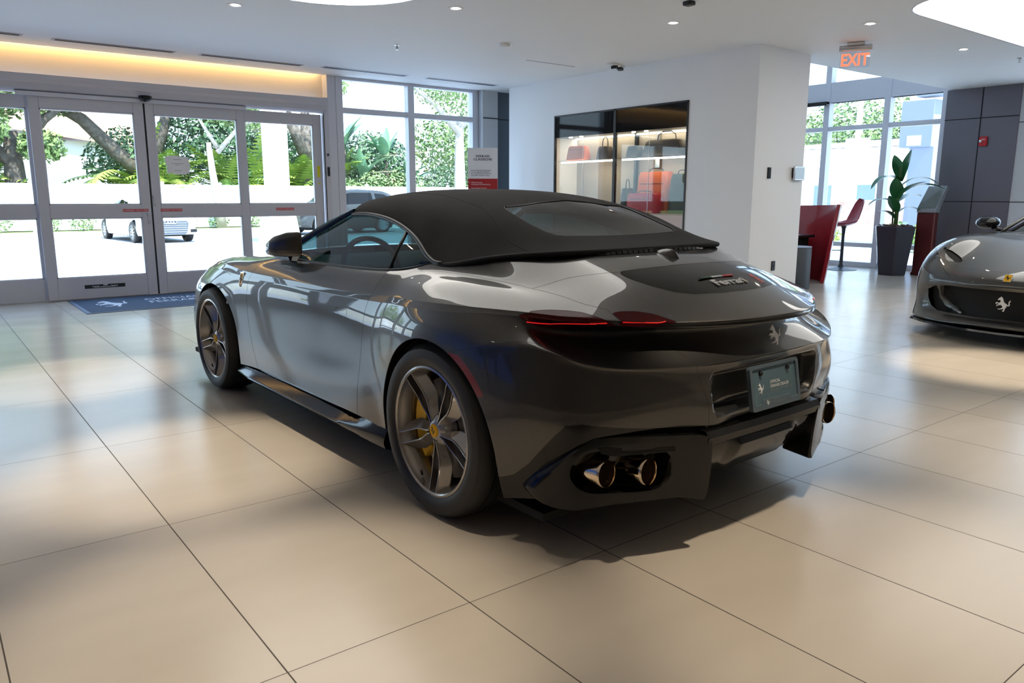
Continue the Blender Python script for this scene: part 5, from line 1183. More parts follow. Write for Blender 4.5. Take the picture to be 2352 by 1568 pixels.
# headlamps (seen only from the front)
# ---------------- second car: grey front-engined coupe facing left ----------------
def rowz(y, ws, zs): return [(w, y, z) for w, z in zip(ws, zs)]
ZS_ = [.92,.905,.88,.84,.79,.72,.63,.53,.43,.33,.24,.16]
ST2 = [
 [(0,-1.95,.93),(0,-1.4,.868),(0,-.9,.795),(0,-.5,.72),(0,-.2,.65),(0,-.04,.590),(0,.0,.535),(0,.0,.492),(0,-.05,.37),(0,-.05,.25),(0,.03,.175),(0,-.05,.13)],
 [(.25,-1.93,.93),(.28,-1.35,.885),(.29,-.9,.83),(.30,-.52,.745),(.3,-.24,.655),(.3,-.09,.588),(.3,-.04,.535),(.3,-.04,.490),(.3,-.10,.37),(.3,-.10,.245),(.3,-.01,.17),(.3,-.08,.13)],
 [(.45,-1.85,.93),(.50,-1.3,.905),(.52,-.92,.86),(.53,-.6,.78),(.53,-.36,.685),(.53,-.20,.60),(.53,-.15,.54),(.53,-.14,.487),(.53,-.2,.37),(.53,-.2,.24),(.53,-.09,.16),(.53,-.15,.12)],
 [(.58,-1.78,.925),(.63,-1.3,.915),(.68,-.88,.895),(.71,-.58,.83),(.72,-.38,.73),(.72,-.28,.62),(.72,-.24,.54),(.72,-.23,.470),(.71,-.27,.37),(.71,-.26,.24),(.73,-.19,.16),(.72,-.24,.12)],
 [(.66,-1.75,.92),(.73,-1.35,.91),(.79,-.95,.89),(.84,-.67,.82),(.86,-.50,.73),(.87,-.40,.62),(.88,-.37,.53),(.885,-.37,.455),(.885,-.38,.36),(.89,-.38,.25),(.90,-.35,.16),(.88,-.38,.12)],
 [(.70,-1.75,.92),(.78,-1.40,.91),(.86,-1.05,.88),(.91,-.82,.81),(.94,-.68,.72),(.955,-.60,.62),(.96,-.57,.53),(.965,-.56,.45),(.965,-.57,.35),(.97,-.58,.25),(.975,-.57,.16),(.95,-.58,.12)],
 [(.72,-1.78,.92),(.80,-1.45,.905),(.88,-1.2,.88),(.93,-1.07,.82),(.955,-1.02,.73),(.97,-1.0,.65),(.98,-1.0,.56),(.985,-1.0,.47),(.985,-1.0,.38),(.98,-1.0,.28),(.975,-1.0,.2),(.95,-1.0,.15)],
 [(.75,-1.85,.915),(.82,-1.65,.89),(.88,-1.5,.85),(.92,-1.44,.79),(.945,-1.42,.72),(.955,-1.4,.64),(.96,-1.4,.55),(.96,-1.4,.46),(.955,-1.4,.37),(.95,-1.4,.28),(.94,-1.4,.2),(.92,-1.4,.14)],
 rowz(-2.1, [.80,.83,.86,.885,.90,.905,.90,.895,.90,.92,.94,.92], ZS_), rowz(-2.9, [.78,.82,.86,.89,.91,.92,.92,.92,.925,.935,.945,.92], [z+.01 for z in ZS_]),
 rowz(-3.6, [.70,.78,.86,.92,.955,.975,.985,.985,.98,.97,.96,.93], [z+.02 for z in ZS_]), rowz(-4.1, [.60,.70,.78,.85,.90,.93,.94,.94,.93,.91,.90,.87], [z+.0 for z in ZS_]),
 [(w, -4.45, z) for w, z in zip([.45,.55,.64,.70,.76,.79,.80,.80,.79,.78,.76,.72], ZS_)], [(w, -4.62, z) for w, z in zip([.2,.3,.36,.42,.45,.46,.46,.46,.46,.45,.44,.42], ZS_)], [(0, -4.66, z) for z in ZS_]]
NET2 = fit(np.array(ST2, float), 3); T2 = params([12,12,12,12,10,10,8,6,6,6,6,5,5,5]); K2 = params([6,6,6,6,6,6,6,6,6,6,4]); S2 = surf(NET2, T2, K2); N2 = normals(S2)
if N2[5, 30] @ np.array([0, 1, .2]) < 0: N2 = -N2
B2 = Shell(S2, N2, np.stack(np.meshgrid(T2, K2, indexing='ij'), -1))
hA = arch(-1.0, .345, .38, .40, .385); hB = arch(-3.70, .345, .40, .40, .385); B2.cut(hA); B2.cut(hB)
pw = lambda P: (lambda V, TK: np.where((TK[:, 0] < 5.5) & (TK[:, 1] > 1.2), poly2(V[:, 0], V[:, 2], P), 1.0))
h_l = pw([(.84,.80),(.875,.73),(.89,.65),(.86,.60),(.74,.565),(.60,.545),(.50,.545),(.62,.62),(.68,.68),(.74,.74)])
h_v = pw([(.75,.80),(.66,.775),(.55,.72),(.51,.69),(.515,.675),(.56,.68),(.64,.72)])
h_g = pw([(-.1,.487),(.5,.482),(.66,.462),(.745,.42),(.75,.34),(.71,.27),(.62,.232),(.4,.228),(-.1,.238)])
h_s = pw([(.60,.478),(.645,.472),(.60,.37),(.52,.30),(.42,.262),(.42,.236),(.50,.236),(.62,.30),(.65,.38)][:5] + [(.42,.245),(.56,.285),(.625,.36)])
h_o = lambda V, TK: np.where((TK[:, 0] > 4.6) & (TK[:, 0] < 5.6), np.maximum(np.abs(TK[:, 0]-5.05)-.32, np.abs(V[:, 2]-.36)-.14), 1.0)
h_c = lambda V, TK: np.where((TK[:, 0] < 4), V[:, 2] - interp(V[:, 0], [0,.3,.5,.62,.75,.85], [.632,.632,.64,.70,.80,.86]), 1.0)
for g in (h_l, h_v, h_g, h_s, h_o, h_c): B2.cut(g)
c2_, k2_ = B2.centroids(), B2.cent_tk(); a_ = [g(c2_, k2_) < 0 for g in (h_l, h_v, h_g, h_s, h_o)]; hc_ = h_c(c2_, k2_); ia = (hA(c2_) < 0) | (hB(c2_) < 0); L2b = []
for i in range(len(c2_)):
    t, k = k2_[i]
    if ia[i]: L2b.append(None)
    elif a_[0][i]: L2b.append('lamp')
    elif a_[1][i]: L2b.append('vent')
    elif a_[3][i] and a_[2][i]: L2b.append('strake')
    elif a_[2][i]: L2b.append('grille')
    elif a_[4][i]: L2b.append('side')
    elif t < 4 and hc_[i] > 0: L2b.append('bonnet')
    elif t < 5.6 and k > 4.0: L2b.append('fbumper')
    elif t < 7.3: L2b.append('bonnet' if t < 4 else 'fender')
    elif t < 9.5: L2b.append('door')
    else: L2b.append('rear')
A2 = np.array([l or '' for l in L2b]); id2 = lambda n: list(np.nonzero(A2 == n)[0])
car2 = empty('coupe_car', 'grey coupe facing left at the right edge of the picture, cut off by the frame', 'car', (6.60, .70, 0), PI/2)
for nm, lb, mr in (('bonnet','bonnet',2),('front_bumper','fbumper',2),('rear_body','rear',2)): shellobj(nm, B2, id2(lb), M['paint2'], car2, mr)
for s_ in (0, 1):
    shellobj('front_fender', B2, id2('fender'), M['paint2'], car2, s_, flange=.02); shellobj('door', B2, id2('door'), M['paint2'], car2, s_)
    lm = shellobj('headlamp', B2, id2('lamp'), M['wglass'], car2, s_, flange=.0)
    v, f, n_ = subset(B2, id2('lamp'), s_, -.045); meshobj('lamp_bowl', v, f, mat('lamp_bowl', (.12,.12,.13), .3, .6), lm, True)
    sg = 1 if s_ else -1; mb = MB(); mb.lathe([(0,.03),(.02,.027),(.034,.012),(.038,-.02)], 24, 'y', c=(sg*.775,-.46,.655), cap=False); mb.build('projector', M['chrome'], lm, auto=40)
    mb = MB(); mb.lathe([(.040,.01),(.055,.0),(.058,-.03)], 24, 'y', c=(sg*.775,-.46,.655), cap=False); mb.build('lamp_ring', M['satin_black'], lm, auto=40)
    shellobj('bonnet_vent', B2, id2('vent'), M['dark'], car2, s_, off=-.012, flange=0); shellobj('grille_strake', B2, id2('strake'), M['paint2'], car2, s_, off=.0, flange=.05); shellobj('corner_duct', B2, id2('side'), M['gloss_black'], car2, s_, off=-.01, flange=0)
shellobj('grille', B2, id2('grille'), M['dark'], car2, 2, off=-.055, flange=0)
gapstrips('shut_lines', B2, boundary_paths(B2, L2b, {frozenset(p) for p in (('bonnet','fbumper'),('bonnet','fender'),('fender','door'),('lamp','fbumper'),('lamp','bonnet'),('fbumper','fender'))}), car2)
o = horse('grille_emblem', .125, M['silver'], car2, frame((0,.012,.378), (-1,0,0), (0,0,1)), .006)
pb = plane_prism('nose_badge', [(-.030,-.036),(.030,-.036),(.030,.036),(-.030,.036)], 0, .004, M['chrome'], car2, frame((0,-.030,.593), (-1,0,0), (0,-.6,.8)))
pb = plane_prism('badge_field', [(-.026,-.032),(.026,-.032),(.026,.032),(-.026,.032)], .003, .006, M['capyellow'], car2, frame((0,-.030,.593), (-1,0,0), (0,-.6,.8))); horse('badge_emblem', .046, M['black'], car2, frame((0,-.0255,.5968), (-1,0,0), (0,-.6,.8)), .001)
# splitter lip
mb = MB(); P = [(.0,.05),(.3,.02),(.53,-.06),(.73,-.16),(.90,-.31),(.975,-.54),(.99,-.62)]
L_ = [(-a, b) for a, b in P[::-1]] + P[1:]; vs = []
for a, b in L_: k_ = 1-.06/max(.3, abs(a)+.2); vs += [(a, b, .135), (a*1.01, b+.006, .118), (a*.86, b-.14, .110), (a*.86, b-.14, .135)]
n_ = len(L_); mb.add(vs, [(4*i+j, 4*i+(j+1) % 4, 4*i+4+(j+1) % 4, 4*i+4+j) for i in range(n_-1) for j in range(4)] + [(0,1,2,3), (4*n_-1,4*n_-2,4*n_-3,4*n_-4)]); mb.build('front_splitter', M['gloss_black'], car2, auto=50)
# cabin
ROOF2 = [(-1.72,.60,.92,.92),(-2.0,.66,.93,1.03),(-2.35,.70,.93,1.17),(-2.75,.70,.93,1.265),(-3.15,.68,.94,1.275),(-3.6,.63,.95,1.20),(-4.0,.55,.95,1.08),(-4.35,.42,.93,.96)]
vs = []; mi = []; fs = []
for (y, w, zb, zt) in ROOF2:
    h_ = zt-zb
    for j in range(9): u = -1 + j/4; au = abs(u); wv = w*(1.14 if au == 1 else (.98 if au == .75 else (.80 if au == .5 else .42 if au == .25 else 0))); zv = zb + h_*(0 if au == 1 else (.55 if au == .75 else (.90 if au == .5 else .98 if au == .25 else 1))); vs.append((wv*(1 if u > 0 else -1), y, zv))
for i in range(7):
    for j in range(8):
        fs.append((i*9+j, i*9+j+1, (i+1)*9+j+1, (i+1)*9+j)); mi.append(0 if (i < 3 and 1 <= j <= 6) or (j in (0, 7) and i < 5) or (i > 4 and 1 <= j <= 6) else 1)
mb = MB(); mb.v = vs; mb.f = fs; mb.m = mi
g_ = [f for f, m_ in zip(fs, mi) if m_ == 0]; r_2 = [f for f, m_ in zip(fs, mi) if m_ == 1]
o = meshobj('cabin_glass', vs, g_, M['blackglass'], car2, True); o2 = meshobj('roof_panel', vs, r_2, M['paint2'], car2, True)
for q in (o, o2): m2 = q.modifiers.new('s', 'SUBSURF'); m2.levels = 2; m2.render_levels = 2
for sg in (-1, 1):
    mb = MB(); mb.tube([(sg*.69,-1.70,.925),(sg*.66,-2.0,1.02),(sg*.60,-2.35,1.14),(sg*.56,-2.75,1.235)], .018, 8); mb.build('a_pillar', M['paint2'], car2, True)
    mr = empty('door_mirror'); mr.parent = car2; rows = []
    for (y, cx0, cz0, hw, hz) in ((-2.10,.965,1.0,.105,.060),(-2.04,.965,1.0,.115,.068),(-1.97,.96,.995,.105,.060),(-1.92,.95,.99,.07,.04),(-1.90,.95,.988,.02,.012)):
        rows.append([(sg*(cx0 + hw*(abs(math.cos(a))**.8)*(1 if math.cos(a) > 0 else -1)), y, cz0 + hz*math.sin(a)) for a in [2*PI*q/20 for q in range(20)]])
    mb = MB(); mb.add([p for r_ in rows for p in r_], [(i*20+j, i*20+(j+1) % 20, (i+1)*20+(j+1) % 20, (i+1)*20+j) for i in range(4) for j in range(20)] + [tuple(range(20)), tuple(80+j for j in range(20))]); mb.build('mirror_housing', M['gloss_black'], mr, auto=50)
    mb = MB(); mb.tube([(sg*.80,-1.98,.915),(sg*.90,-2.0,.95)], [.03,.022], 8); mb.build('mirror_arm', M['gloss_black'], mr, True)
    for yc in (-1.0, -3.70):
        w = make_wheel('wheel', .345, .26, .262, car2, rot=.3 if yc > -2 else .7); w.location = (sg*.975, yc, .345); w.rotation_euler = (0, 0, PI if sg < 0 else 0)
        mb = MB(); vs = []
        for q in range(21):
            a = math.radians(-20 + 220*q/20); vs += [(sg*.90, yc + .40*math.cos(a), .345 + .385*math.sin(a)), (sg*.6, yc + .40*math.cos(a), .345 + .385*math.sin(a))]
        mb.add(vs, [(2*i, 2*i+1, 2*i+3, 2*i+2) for i in range(20)]); mb.build('wheel_arch_liner', M['dark'], car2, fixn=False)
mb = MB(); mb.box((-.60,-4.4,.13), (.60,-.25,.55)); mb.box((-.84,-3.2,.13), (.84,-1.5,.5)); mb.build('underbody', M['dark'], car2)
# ---- information totem by the white wall ----
o = empty('information_sign', 'white and red printed information board standing by the tall window', 'sign', (6.62, 8.30, 0), math.radians(-37))
mb = MB(); mb.box((-.235,-.012,.06), (.235,.012,2.02)); mb.build('board', M['wall'], o)
M['signred'] = mat('sign_red', (.42,.018,.022), .45); mb = MB(); mb.box((-.2345,-.0145,.25), (.2345,-.0118,1.545)); mb.build('red_field', M['signred'], o)
mb = MB(); mb.box((-.28,-.2,0), (.28,.2,.06)); mb.build('base', M['brushed'], o)
TXM = lambda x, z: Matrix.Translation((x, -.0155, z)) @ Matrix.Rotation(PI/2, 4, 'X')
M['navy'] = mat('navy_print', (.03,.04,.08), .5)
text('title', 'FERRARI\nCLASSICHE', .048, M['navy'], o, TXM(0, 1.875), align='CENTER', sx=1.25, bold=.0006)
text('body_text', 'Ferrari Classiche documents\nthe heritage and enhances\nthe value of Ferrari road cars\nmore than 20 years of age', .026, M['navy'], o, TXM(-.185, 1.665), sx=1.05)
text('list_text', 'Official Factory\nCertificate of Authenticity\n\nAuthoritative Ferrari\nRestoration and service', .029, M['white'], o, Matrix.Translation((-.185,-.0165,1.475)) @ Matrix.Rotation(PI/2, 4, 'X'), sx=1.0)
for z in (1.485, 1.38): mb = MB(); mb.box((-.232,-.0168,z), (-.200,-.0150,z+.004)); mb.build('dash', M['white'], o)
# ---- reception pod (red curved screen, dark desk, round drum) ----
M['redp'] = mat('red_lacquer', (.30,.010,.016), .28, coat=.6); M['redl'] = mat('red_lacquer_edge', (.55,.12,.13), .4)
pod = empty('reception_desk', 'dark desk inside a tall curved red screen beyond the white wall', 'desk', (9.75, 5.05, 0), 0)
def arcwall(cx, cy, r, a0, a1, z0, zt, t, n=40):
    vs = []; 
    for i in range(n+1):
        a = math.radians(a0 + (a1-a0)*i/n); 
        for rr in (r, r+t):
            for z in (z0, zt(i/n)): 
                fl = .0 + .16*(z/1.2); vs.append((cx+(rr+fl)*math.cos(a), cy+(rr+fl)*math.sin(a), z))
    fs = []
    for i in range(n):
        b = 4*i; fs += [(b,b+1,b+5,b+4),(b+2,b+6,b+7,b+3),(b+1,b+3,b+7,b+5),(b,b+4,b+6,b+2)]
    fs += [(0,2,3,1),(4*n,4*n+1,4*n+3,4*n+2)]
    return vs, fs
vs, fs = arcwall(0, 0, .72, -72, 110, 0, lambda u: 1.10 + .06*(1-u), .05)
mb = MB(); mb.add(vs, fs); mb.build('curved_screen', M['redp'], pod, auto=40)
mb = MB(); mb.box((-.62,-.35,.66), (.56,.45,.70)); mb.build('desk_top', M['satin_black'], pod, bevel=.01); mb = MB(); mb.box((-.30,-.28,0), (.50,.38,.66)); mb.build('desk_body', M['dark'], pod)
mb = MB(); mb.obox((.20,-.12,.703), (.11,.02,0), (-.02,.15,0), (0,0,.002)); mb.build('paper_sheet', M['white'], pod)
o = empty('side_drum', 'grey cylindrical side table beside the red screen', 'side table', (9.10, 4.27, 0)); mb = MB(); mb.lathe([(0,0),(.225,0),(.225,.56),(.215,.575),(0,.575)], 40, 'z', cap=False); mb.build('drum_body', mat('drum_grey', (.06,.065,.075), .5), o, auto=40); mb = MB(); mb.lathe([(0,.577),(.222,.577),(.226,.583),(.222,.590),(0,.590)], 40, 'z', cap=False); mb.build('drum_top', mat('drum_top', (.30,.34,.42), .35), o, auto=40)
# ---- bar stool ----
st = empty('bar_stool', 'red shell bar stool on a slim dark pedestal by the right-hand windows', 'stool', (12.35, 5.38, 0), math.radians(52))
mb = MB(); mb.lathe([(0,.0),(.27,.0),(.27,.006),(.18,.02),(.06,.05),(.034,.10),(.028,.25),(.026,.60),(.034,.72),(.05,.76),(0,.77)], 36, 'z', cap=False); mb.build('pedestal', mat('stool_grey', (.035,.045,.055), .4), st, auto=40)
mb = MB(); mb.tube([(0,.02,.34),(0,.16,.34),(.0,.27,.355)], .010, 8); mb.tube([(-.10,.28,.355),(.10,.28,.355)], .012, 8); mb.build('footrest', M['brushed'], st, True)
sec = [(.30,.775,.13),(.24,.765,.19),(.12,.772,.215),(-.02,.780,.22),(-.13,.81,.22),(-.20,.90,.215),(-.245,1.02,.20),(-.285,1.14,.165),(-.305,1.20,.11),(-.31,1.225,.05)]
vs = []; 
for sgn, off in ((1, 0), (-1, -.018)):
    for (y, z, w) in sec:
        for j in range(9):
            u = -1 + j/4; lift = .055*u*u*(1 if z < .9 else .4); vs.append((u*w, y + (.05*u*u if z > .85 else 0) + off*(.6 if z > .85 else 0), z + lift + (off if z < .95 else off*.3)))
fs = []; n_ = len(sec)
for b_ in (0, n_*9):
    for i in range(n_-1):
        for j in range(8): q = (b_+i*9+j, b_+i*9+j+1, b_+(i+1)*9+j+1, b_+(i+1)*9+j); fs.append(q if b_ == 0 else q[::-1])
rim = [i*9 for i in range(n_)] + [(n_-1)*9+j for j in range(1, 9)] + [i*9+8 for i in range(n_-2, -1, -1)] + [j for j in range(7, 0, -1)]
for a, b in zip(rim, rim[1:]+rim[:1]): fs.append((a, b, b+n_*9, a+n_*9))
mb = MB(); mb.add(vs, fs); mb.build('seat_shell', mat('stool_red', (.32,.02,.035), .4), st, auto=60)
# ---- planter with large-leaved plant ----
o = empty('potted_plant', 'tall leafy plant in a dark hexagonal planter by the right-hand windows', 'plant', (12.15, 4.38, 0))
mb = MB(); vs = []
for z, r in ((0,.225),(.02,.232),(.55,.300),(.78,.335),(.80,.335),(.80,.300),(.74,.29)):
    for q in range(6): a = PI/6 + q*PI/3; vs.append((r*math.cos(a), r*math.sin(a), z))
mb.add(vs, [(i*6+j, i*6+(j+1) % 6, (i+1)*6+(j+1) % 6, (i+1)*6+j) for i in range(6) for j in range(6)] + [tuple(range(6)), tuple(36+j for j in range(6))]); mb.build('planter', mat('planter_dark', (.035,.035,.048), .35), o, bevel=.008)
mb = MB()
for q in range(90): a = random.uniform(0, 2*PI); r = .25*math.sqrt(random.random()); mb.obox((r*math.cos(a), r*math.sin(a), .79+random.uniform(0,.03)), (.03,.01,.0), (-.005,.015,.004), (0,0,.006))
tag(mb.build('bark_mulch', mat('bark', (.10,.04,.025), .9), o), kind='stuff')
mb = MB(); mb.tube([(0,0,.75),(.01,0,1.1),(-.01,.0,1.45),(.0,.0,1.75)], [.035,.03,.022,.014], 8); mb.tube([(.04,.03,.78),(.05,.02,1.1),(.03,.0,1.3)], .016, 6); mb.tube([(-.04,.03,.78),(-.03,.05,1.2),(-.02,.05,1.5)], .014, 6); mb.build('stem', mat('plant_stem', (.06,.12,.03), .5), o, True)
M['leafg'] = mat('banana_leaf', (.018,.11,.035), .35, coat=.2, noise=(3,(.04,.19,.06),.35,.7))
def leafmesh(base, dirv, L, wd, droop, up=Vector((0,0,1)), n=12, fold=.12):
    d = Vector(dirv).normalized(); s_ = d.cross(up); s_ = s_.normalized() if s_.length > .1 else Vector((1,0,0)); P = Vector(base); vs = []; stp = L/n
    for i in range(n+1):
        u = i/n; w = wd*math.sin(PI*min(1, .06+u*.94))**.75*(1-.25*u) + .003; nn = s_.cross(d).normalized()
        if nn.z < 0 and False: nn = -nn
        vs += [tuple(P - s_*w + nn*w*fold*2), tuple(P - s_*w*.5 + nn*w*fold), tuple(P), tuple(P + s_*w*.5 + nn*w*fold), tuple(P + s_*w + nn*w*fold*2)]
        d = (d + Vector((0,0,-droop*stp))).normalized(); P = P + d*stp
    return vs, [(i*5+j, i*5+j+1, (i+1)*5+j+1, (i+1)*5+j) for i in range(n) for j in range(4)]
R_ = Vector((.79,-.61,0)); F_ = Vector((.61,.79,0))   # picture right / away
for (bx_, bz, dr_, L, wd, dp) in (((.04,0),1.52,(.25,0,1.2),.52,.15,.3),((-.02,0),1.45,(-.18,.2,1.1),.42,.13,.2),((0,0),1.52,(-.8,-.2,.75),.62,.10,3.2),((.02,0),1.42,(.8,-.1,1.0),.66,.085,2.6),((.03,0),1.30,(.75,-.3,.85),.70,.13,2.0),
        ((.0,0),1.25,(.45,-.5,.8),.50,.14,1.5),((.02,0),1.20,(.55,.2,.45),.50,.12,2.0),((-.02,0),1.22,(-.25,-.3,.9),.40,.12,.6),((-.02,0),1.12,(-.7,0,.9),.52,.085,3.6),((-.01,0),1.02,(-.45,-.3,.8),.36,.11,1.0),((0,0),.98,(.6,-.1,1.0),.52,.085,4.6),((-.02,0),.92,(-.5,-.1,.6),.36,.08,3.2),((0,0),1.55,(-.05,.5,1.2),.45,.12,.8)):
    d = R_*dr_[0] + F_*dr_[1] + Vector((0,0,dr_[2])); vs, fs = leafmesh(R_*bx_[0] + Vector((0,0,bz)), d, L, wd, dp)
    mb = MB(); mb.add(vs, fs); mb.build('leaf', M['leafg'], o, True, fixn=False)
# ---- information kiosk ----
o = empty('touch_kiosk', 'slim red-brown kiosk with slanted screen between planter and clad column', 'kiosk', (12.42, 4.00, 0), math.radians(-92))
M['kiosk'] = mat('kiosk_red_brown', (.11,.025,.025), .35, .4); M['kiosk2'] = mat('kiosk_grey', (.30,.33,.34), .35, .5)
mb = MB(); mb.prism([(-.17,0),(.17,0),(.17,.04),(.145,.06),(.145,1.02),(-.145,1.02),(-.145,.06),(-.17,.04)], (0,.06,0), (1,0,0), (0,0,1), (0,-.13,0)); mb.build('column', M['kiosk'], o, bevel=.02)
mb = MB(); mb.prism([(-.075,1.02),(.065,1.02),(.065,1.06),(.30,1.42),(.24,1.45),(-.075,1.08)], (-.15,0,0), (0,1,0), (0,0,1), (.30,0,0)); mb.build('head', M['kiosk2'], o, bevel=.006)
mb = MB(); a_ = Vector((0,.315,.37)).normalized(); nrm = Vector((0,-a_.z,a_.y)); c_2 = Vector((0,.085,1.265)) + nrm*.004
mb.obox(c_2, (.135,0,0), tuple(a_*.205), tuple(nrm*.003)); mb.build('screen', mat('kiosk_screen', (.22,.25,.26), .15, coat=.5), o)
# ---------------- outside ----------------
GZ = -.22
M['paving'] = mat('concrete_paving', (.44,.48,.54), .8); M['asphalt'] = mat('asphalt_bays', (.30,.32,.36), .85)
M['grass'] = mat('grass', (.16,.24,.06), .9, noise=(2.5,(.30,.24,.10),.45,.75)); M['vinyl'] = mat('white_vinyl', (.86,.87,.88), .5)
mb = MB(); mb.box((-70,9.32,GZ-.2), (100,31.2,GZ)); struct(mb.build('ground', M['paving']))
mb = MB(); mb.box((-70,31.2,GZ-.2), (100,110,GZ+.10)); struct(mb.build('lawn', M['grass']))
mb = MB(); mb.box((13.4,-60,GZ-.2), (120,9.32,GZ)); mb.box((-70,-60,GZ-.2), (-5.7,9.32,GZ)); struct(mb.build('side_ground', M['paving']))
mb = MB(); mb.box((-60,31.0,GZ), (60,31.25,GZ+.16)); struct(mb.build('kerb', M['vinyl']))
for x0, x1, y0, y1 in ((-6,4.2,25.5,30.9),(10.2,17,25.5,30.9)): mb = MB(); mb.box((x0,y0,GZ), (x1,y1,GZ+.006)); struct(mb.build('parking_bay', M['asphalt']))
for i, x in enumerate((-3.2,-.2,2.8,5.8,8.8,11.8,14.8)): mb = MB(); mb.box((x,25.5,GZ), (x+.1,30.8,GZ+.012)); struct(mb.build('bay_line', M['vinyl']))
# white vinyl fence
FY = 33.5
for k in range(24):
    x0 = -16 + k*2.4
    o = empty('fence_panel', 'white vinyl fence panel, number '+('one','two','three','four','five','six','seven','eight','nine','ten','eleven','twelve','thirteen','fourteen','fifteen','sixteen','seventeen','eighteen','nineteen','twenty','twenty-one','twenty-two','twenty-three','twenty-four')[k]+' from the left end of the fence', 'fence', (x0, FY, GZ+.1), group='white vinyl fence panels behind the car park')
    mb = MB(); mb.box((.06,-.02,.04), (2.34,.02,1.80)); 
    mb.box((.06,-.035,1.72), (2.34,.035,1.86)); mb.box((.06,-.035,.04), (2.34,.035,.18)); mb.build('boards', M['vinyl'], o)
    mb = MB(); mb.box((-.065,-.065,0), (.065,.065,1.93)); mb.add([(-.085,-.085,1.93),(.085,-.085,1.93),(.085,.085,1.93),(-.085,.085,1.93),(0,0,1.99)], [(0,1,4),(1,2,4),(2,3,4),(3,0,4),(3,2,1,0)]); mb.build('post', M['vinyl'], o)
def foliage(mb, c, r, n, size, sc=(1,1,1), shell=.35, up=.3, asp=.45):
    size *= .72; n = int(n*1.55)
    for _ in range(n):
        while True:
            q = Vector((random.uniform(-1,1), random.uniform(-1,1), random.uniform(-1,1))); l_ = q.length
            if shell < l_ < 1: break
        p = Vector((c[0]+q.x*r*sc[0], c[1]+q.y*r*sc[1], c[2]+q.z*r*sc[2])); s_ = size*random.uniform(.6,1.4)
        a = Vector((random.gauss(0,1), random.gauss(0,1), random.gauss(0,.5))).normalized(); nrm = (q.normalized()*.7 + Vector((random.gauss(0,.6), random.gauss(0,.6), up))).normalized()
        b = nrm.cross(a).normalized(); a = b.cross(nrm)
        mb.add([p - a*s_, p - b*s_*asp, p + a*s_, p + b*s_*asp], [(0,1,2,3)])
M['oakleaf'] = mat('oak_leaves', (.12,.20,.07), .6, noise=(.9,(.22,.32,.11),.35,.7)); M['darkleaf'] = mat('dark_leaves', (.06,.13,.07), .6, noise=(1.2,(.13,.24,.11),.35,.7)); M['limeleaf'] = mat('lime_leaves', (.20,.34,.06), .55, noise=(1.5,(.38,.46,.10),.4,.7))
M['bark'] = mat('tree_bark', (.10,.085,.07), .9, noise=(6,(.18,.16,.14),.4,.7)); M['palebark'] = mat('pale_bark', (.42,.38,.34), .9, noise=(5,(.55,.50,.44),.4,.7))
def tree(name, label, x, y, h, rt, crowns, lm='oakleaf', bark='bark', branches=(), lean=0, size=.14, n=900, group='trees beyond the white fence', cat='tree', shell=.3):
    o = empty(name, label, cat, (x, y, GZ+.1), group=group)
    mb = MB(); mb.tube([(0,0,0),(lean*.3,.02,h*.3),(lean*.7,.05,h*.65),(lean,0,h)], [rt*1.25, rt, rt*.85, rt*.6], 10)
    for b in branches: mb.tube(b[0], b[1], 7)
    mb.build('trunk', M[bark], o, True)
    mb = MB()
    for c in crowns: foliage(mb, c[:3], c[3], int(n*c[4] if len(c) > 4 else n), size, (1,1,.72), shell)
    mb.build('foliage', M[lm], o, fixn=False); return o
def palmfrond(mb, base, d, L, w, droop, nl=16):
    d = Vector(d).normalized(); P = Vector(base); st_ = L/nl; side = d.cross(Vector((0,0,1))).normalized()
    prev = P.copy()
    for i in range(nl):
        u = (i+.5)/nl; d = (d + Vector((0,0,-droop/nl))).normalized(); Q = P + d*st_; l_ = w*math.sin(PI*(.12+.8*u)); nn = side.cross(d).normalized()
        for sg in (-1, 1):
            tip = P + side*sg*l_ + d*l_*.55 - Vector((0,0,l_*.28)); mb.add([P, Q, tip + d*.02, tip], [(0,1,2,3)])
        mb.add([P - side*.012, P + side*.012, Q + side*.010, Q - side*.010], [(0,1,2,3)]); P = Q
def palm(x, y, label, nf=16, L=1.9, hb=.5, mtl='limeleaf', z=None, grp='palms behind the white fence'):
    o = empty('areca_palm', label, 'palm', (x, y, GZ+.1), group=grp)
    mb = MB()
    for q in range(6): a = random.uniform(0, 2*PI); mb.tube([(.1*math.cos(a), .1*math.sin(a), 0), (.2*math.cos(a), .2*math.sin(a), hb+.6)], .03, 5)
    mb.build('stems', M['bark'], o, True); mb = MB()
    for q in range(nf):
        a = 2*PI*q/nf + random.uniform(-.2,.2); el = random.uniform(.5,1.4); palmfrond(mb, (.15*math.cos(a), .15*math.sin(a), hb+random.uniform(0,.8)), (math.cos(a)*math.cos(el), math.sin(a)*math.cos(el), math.sin(el)), L*random.uniform(.8,1.2), .50, random.uniform(1.0,2.0))
    mb.build('fronds', M[mtl], o, fixn=False); return o
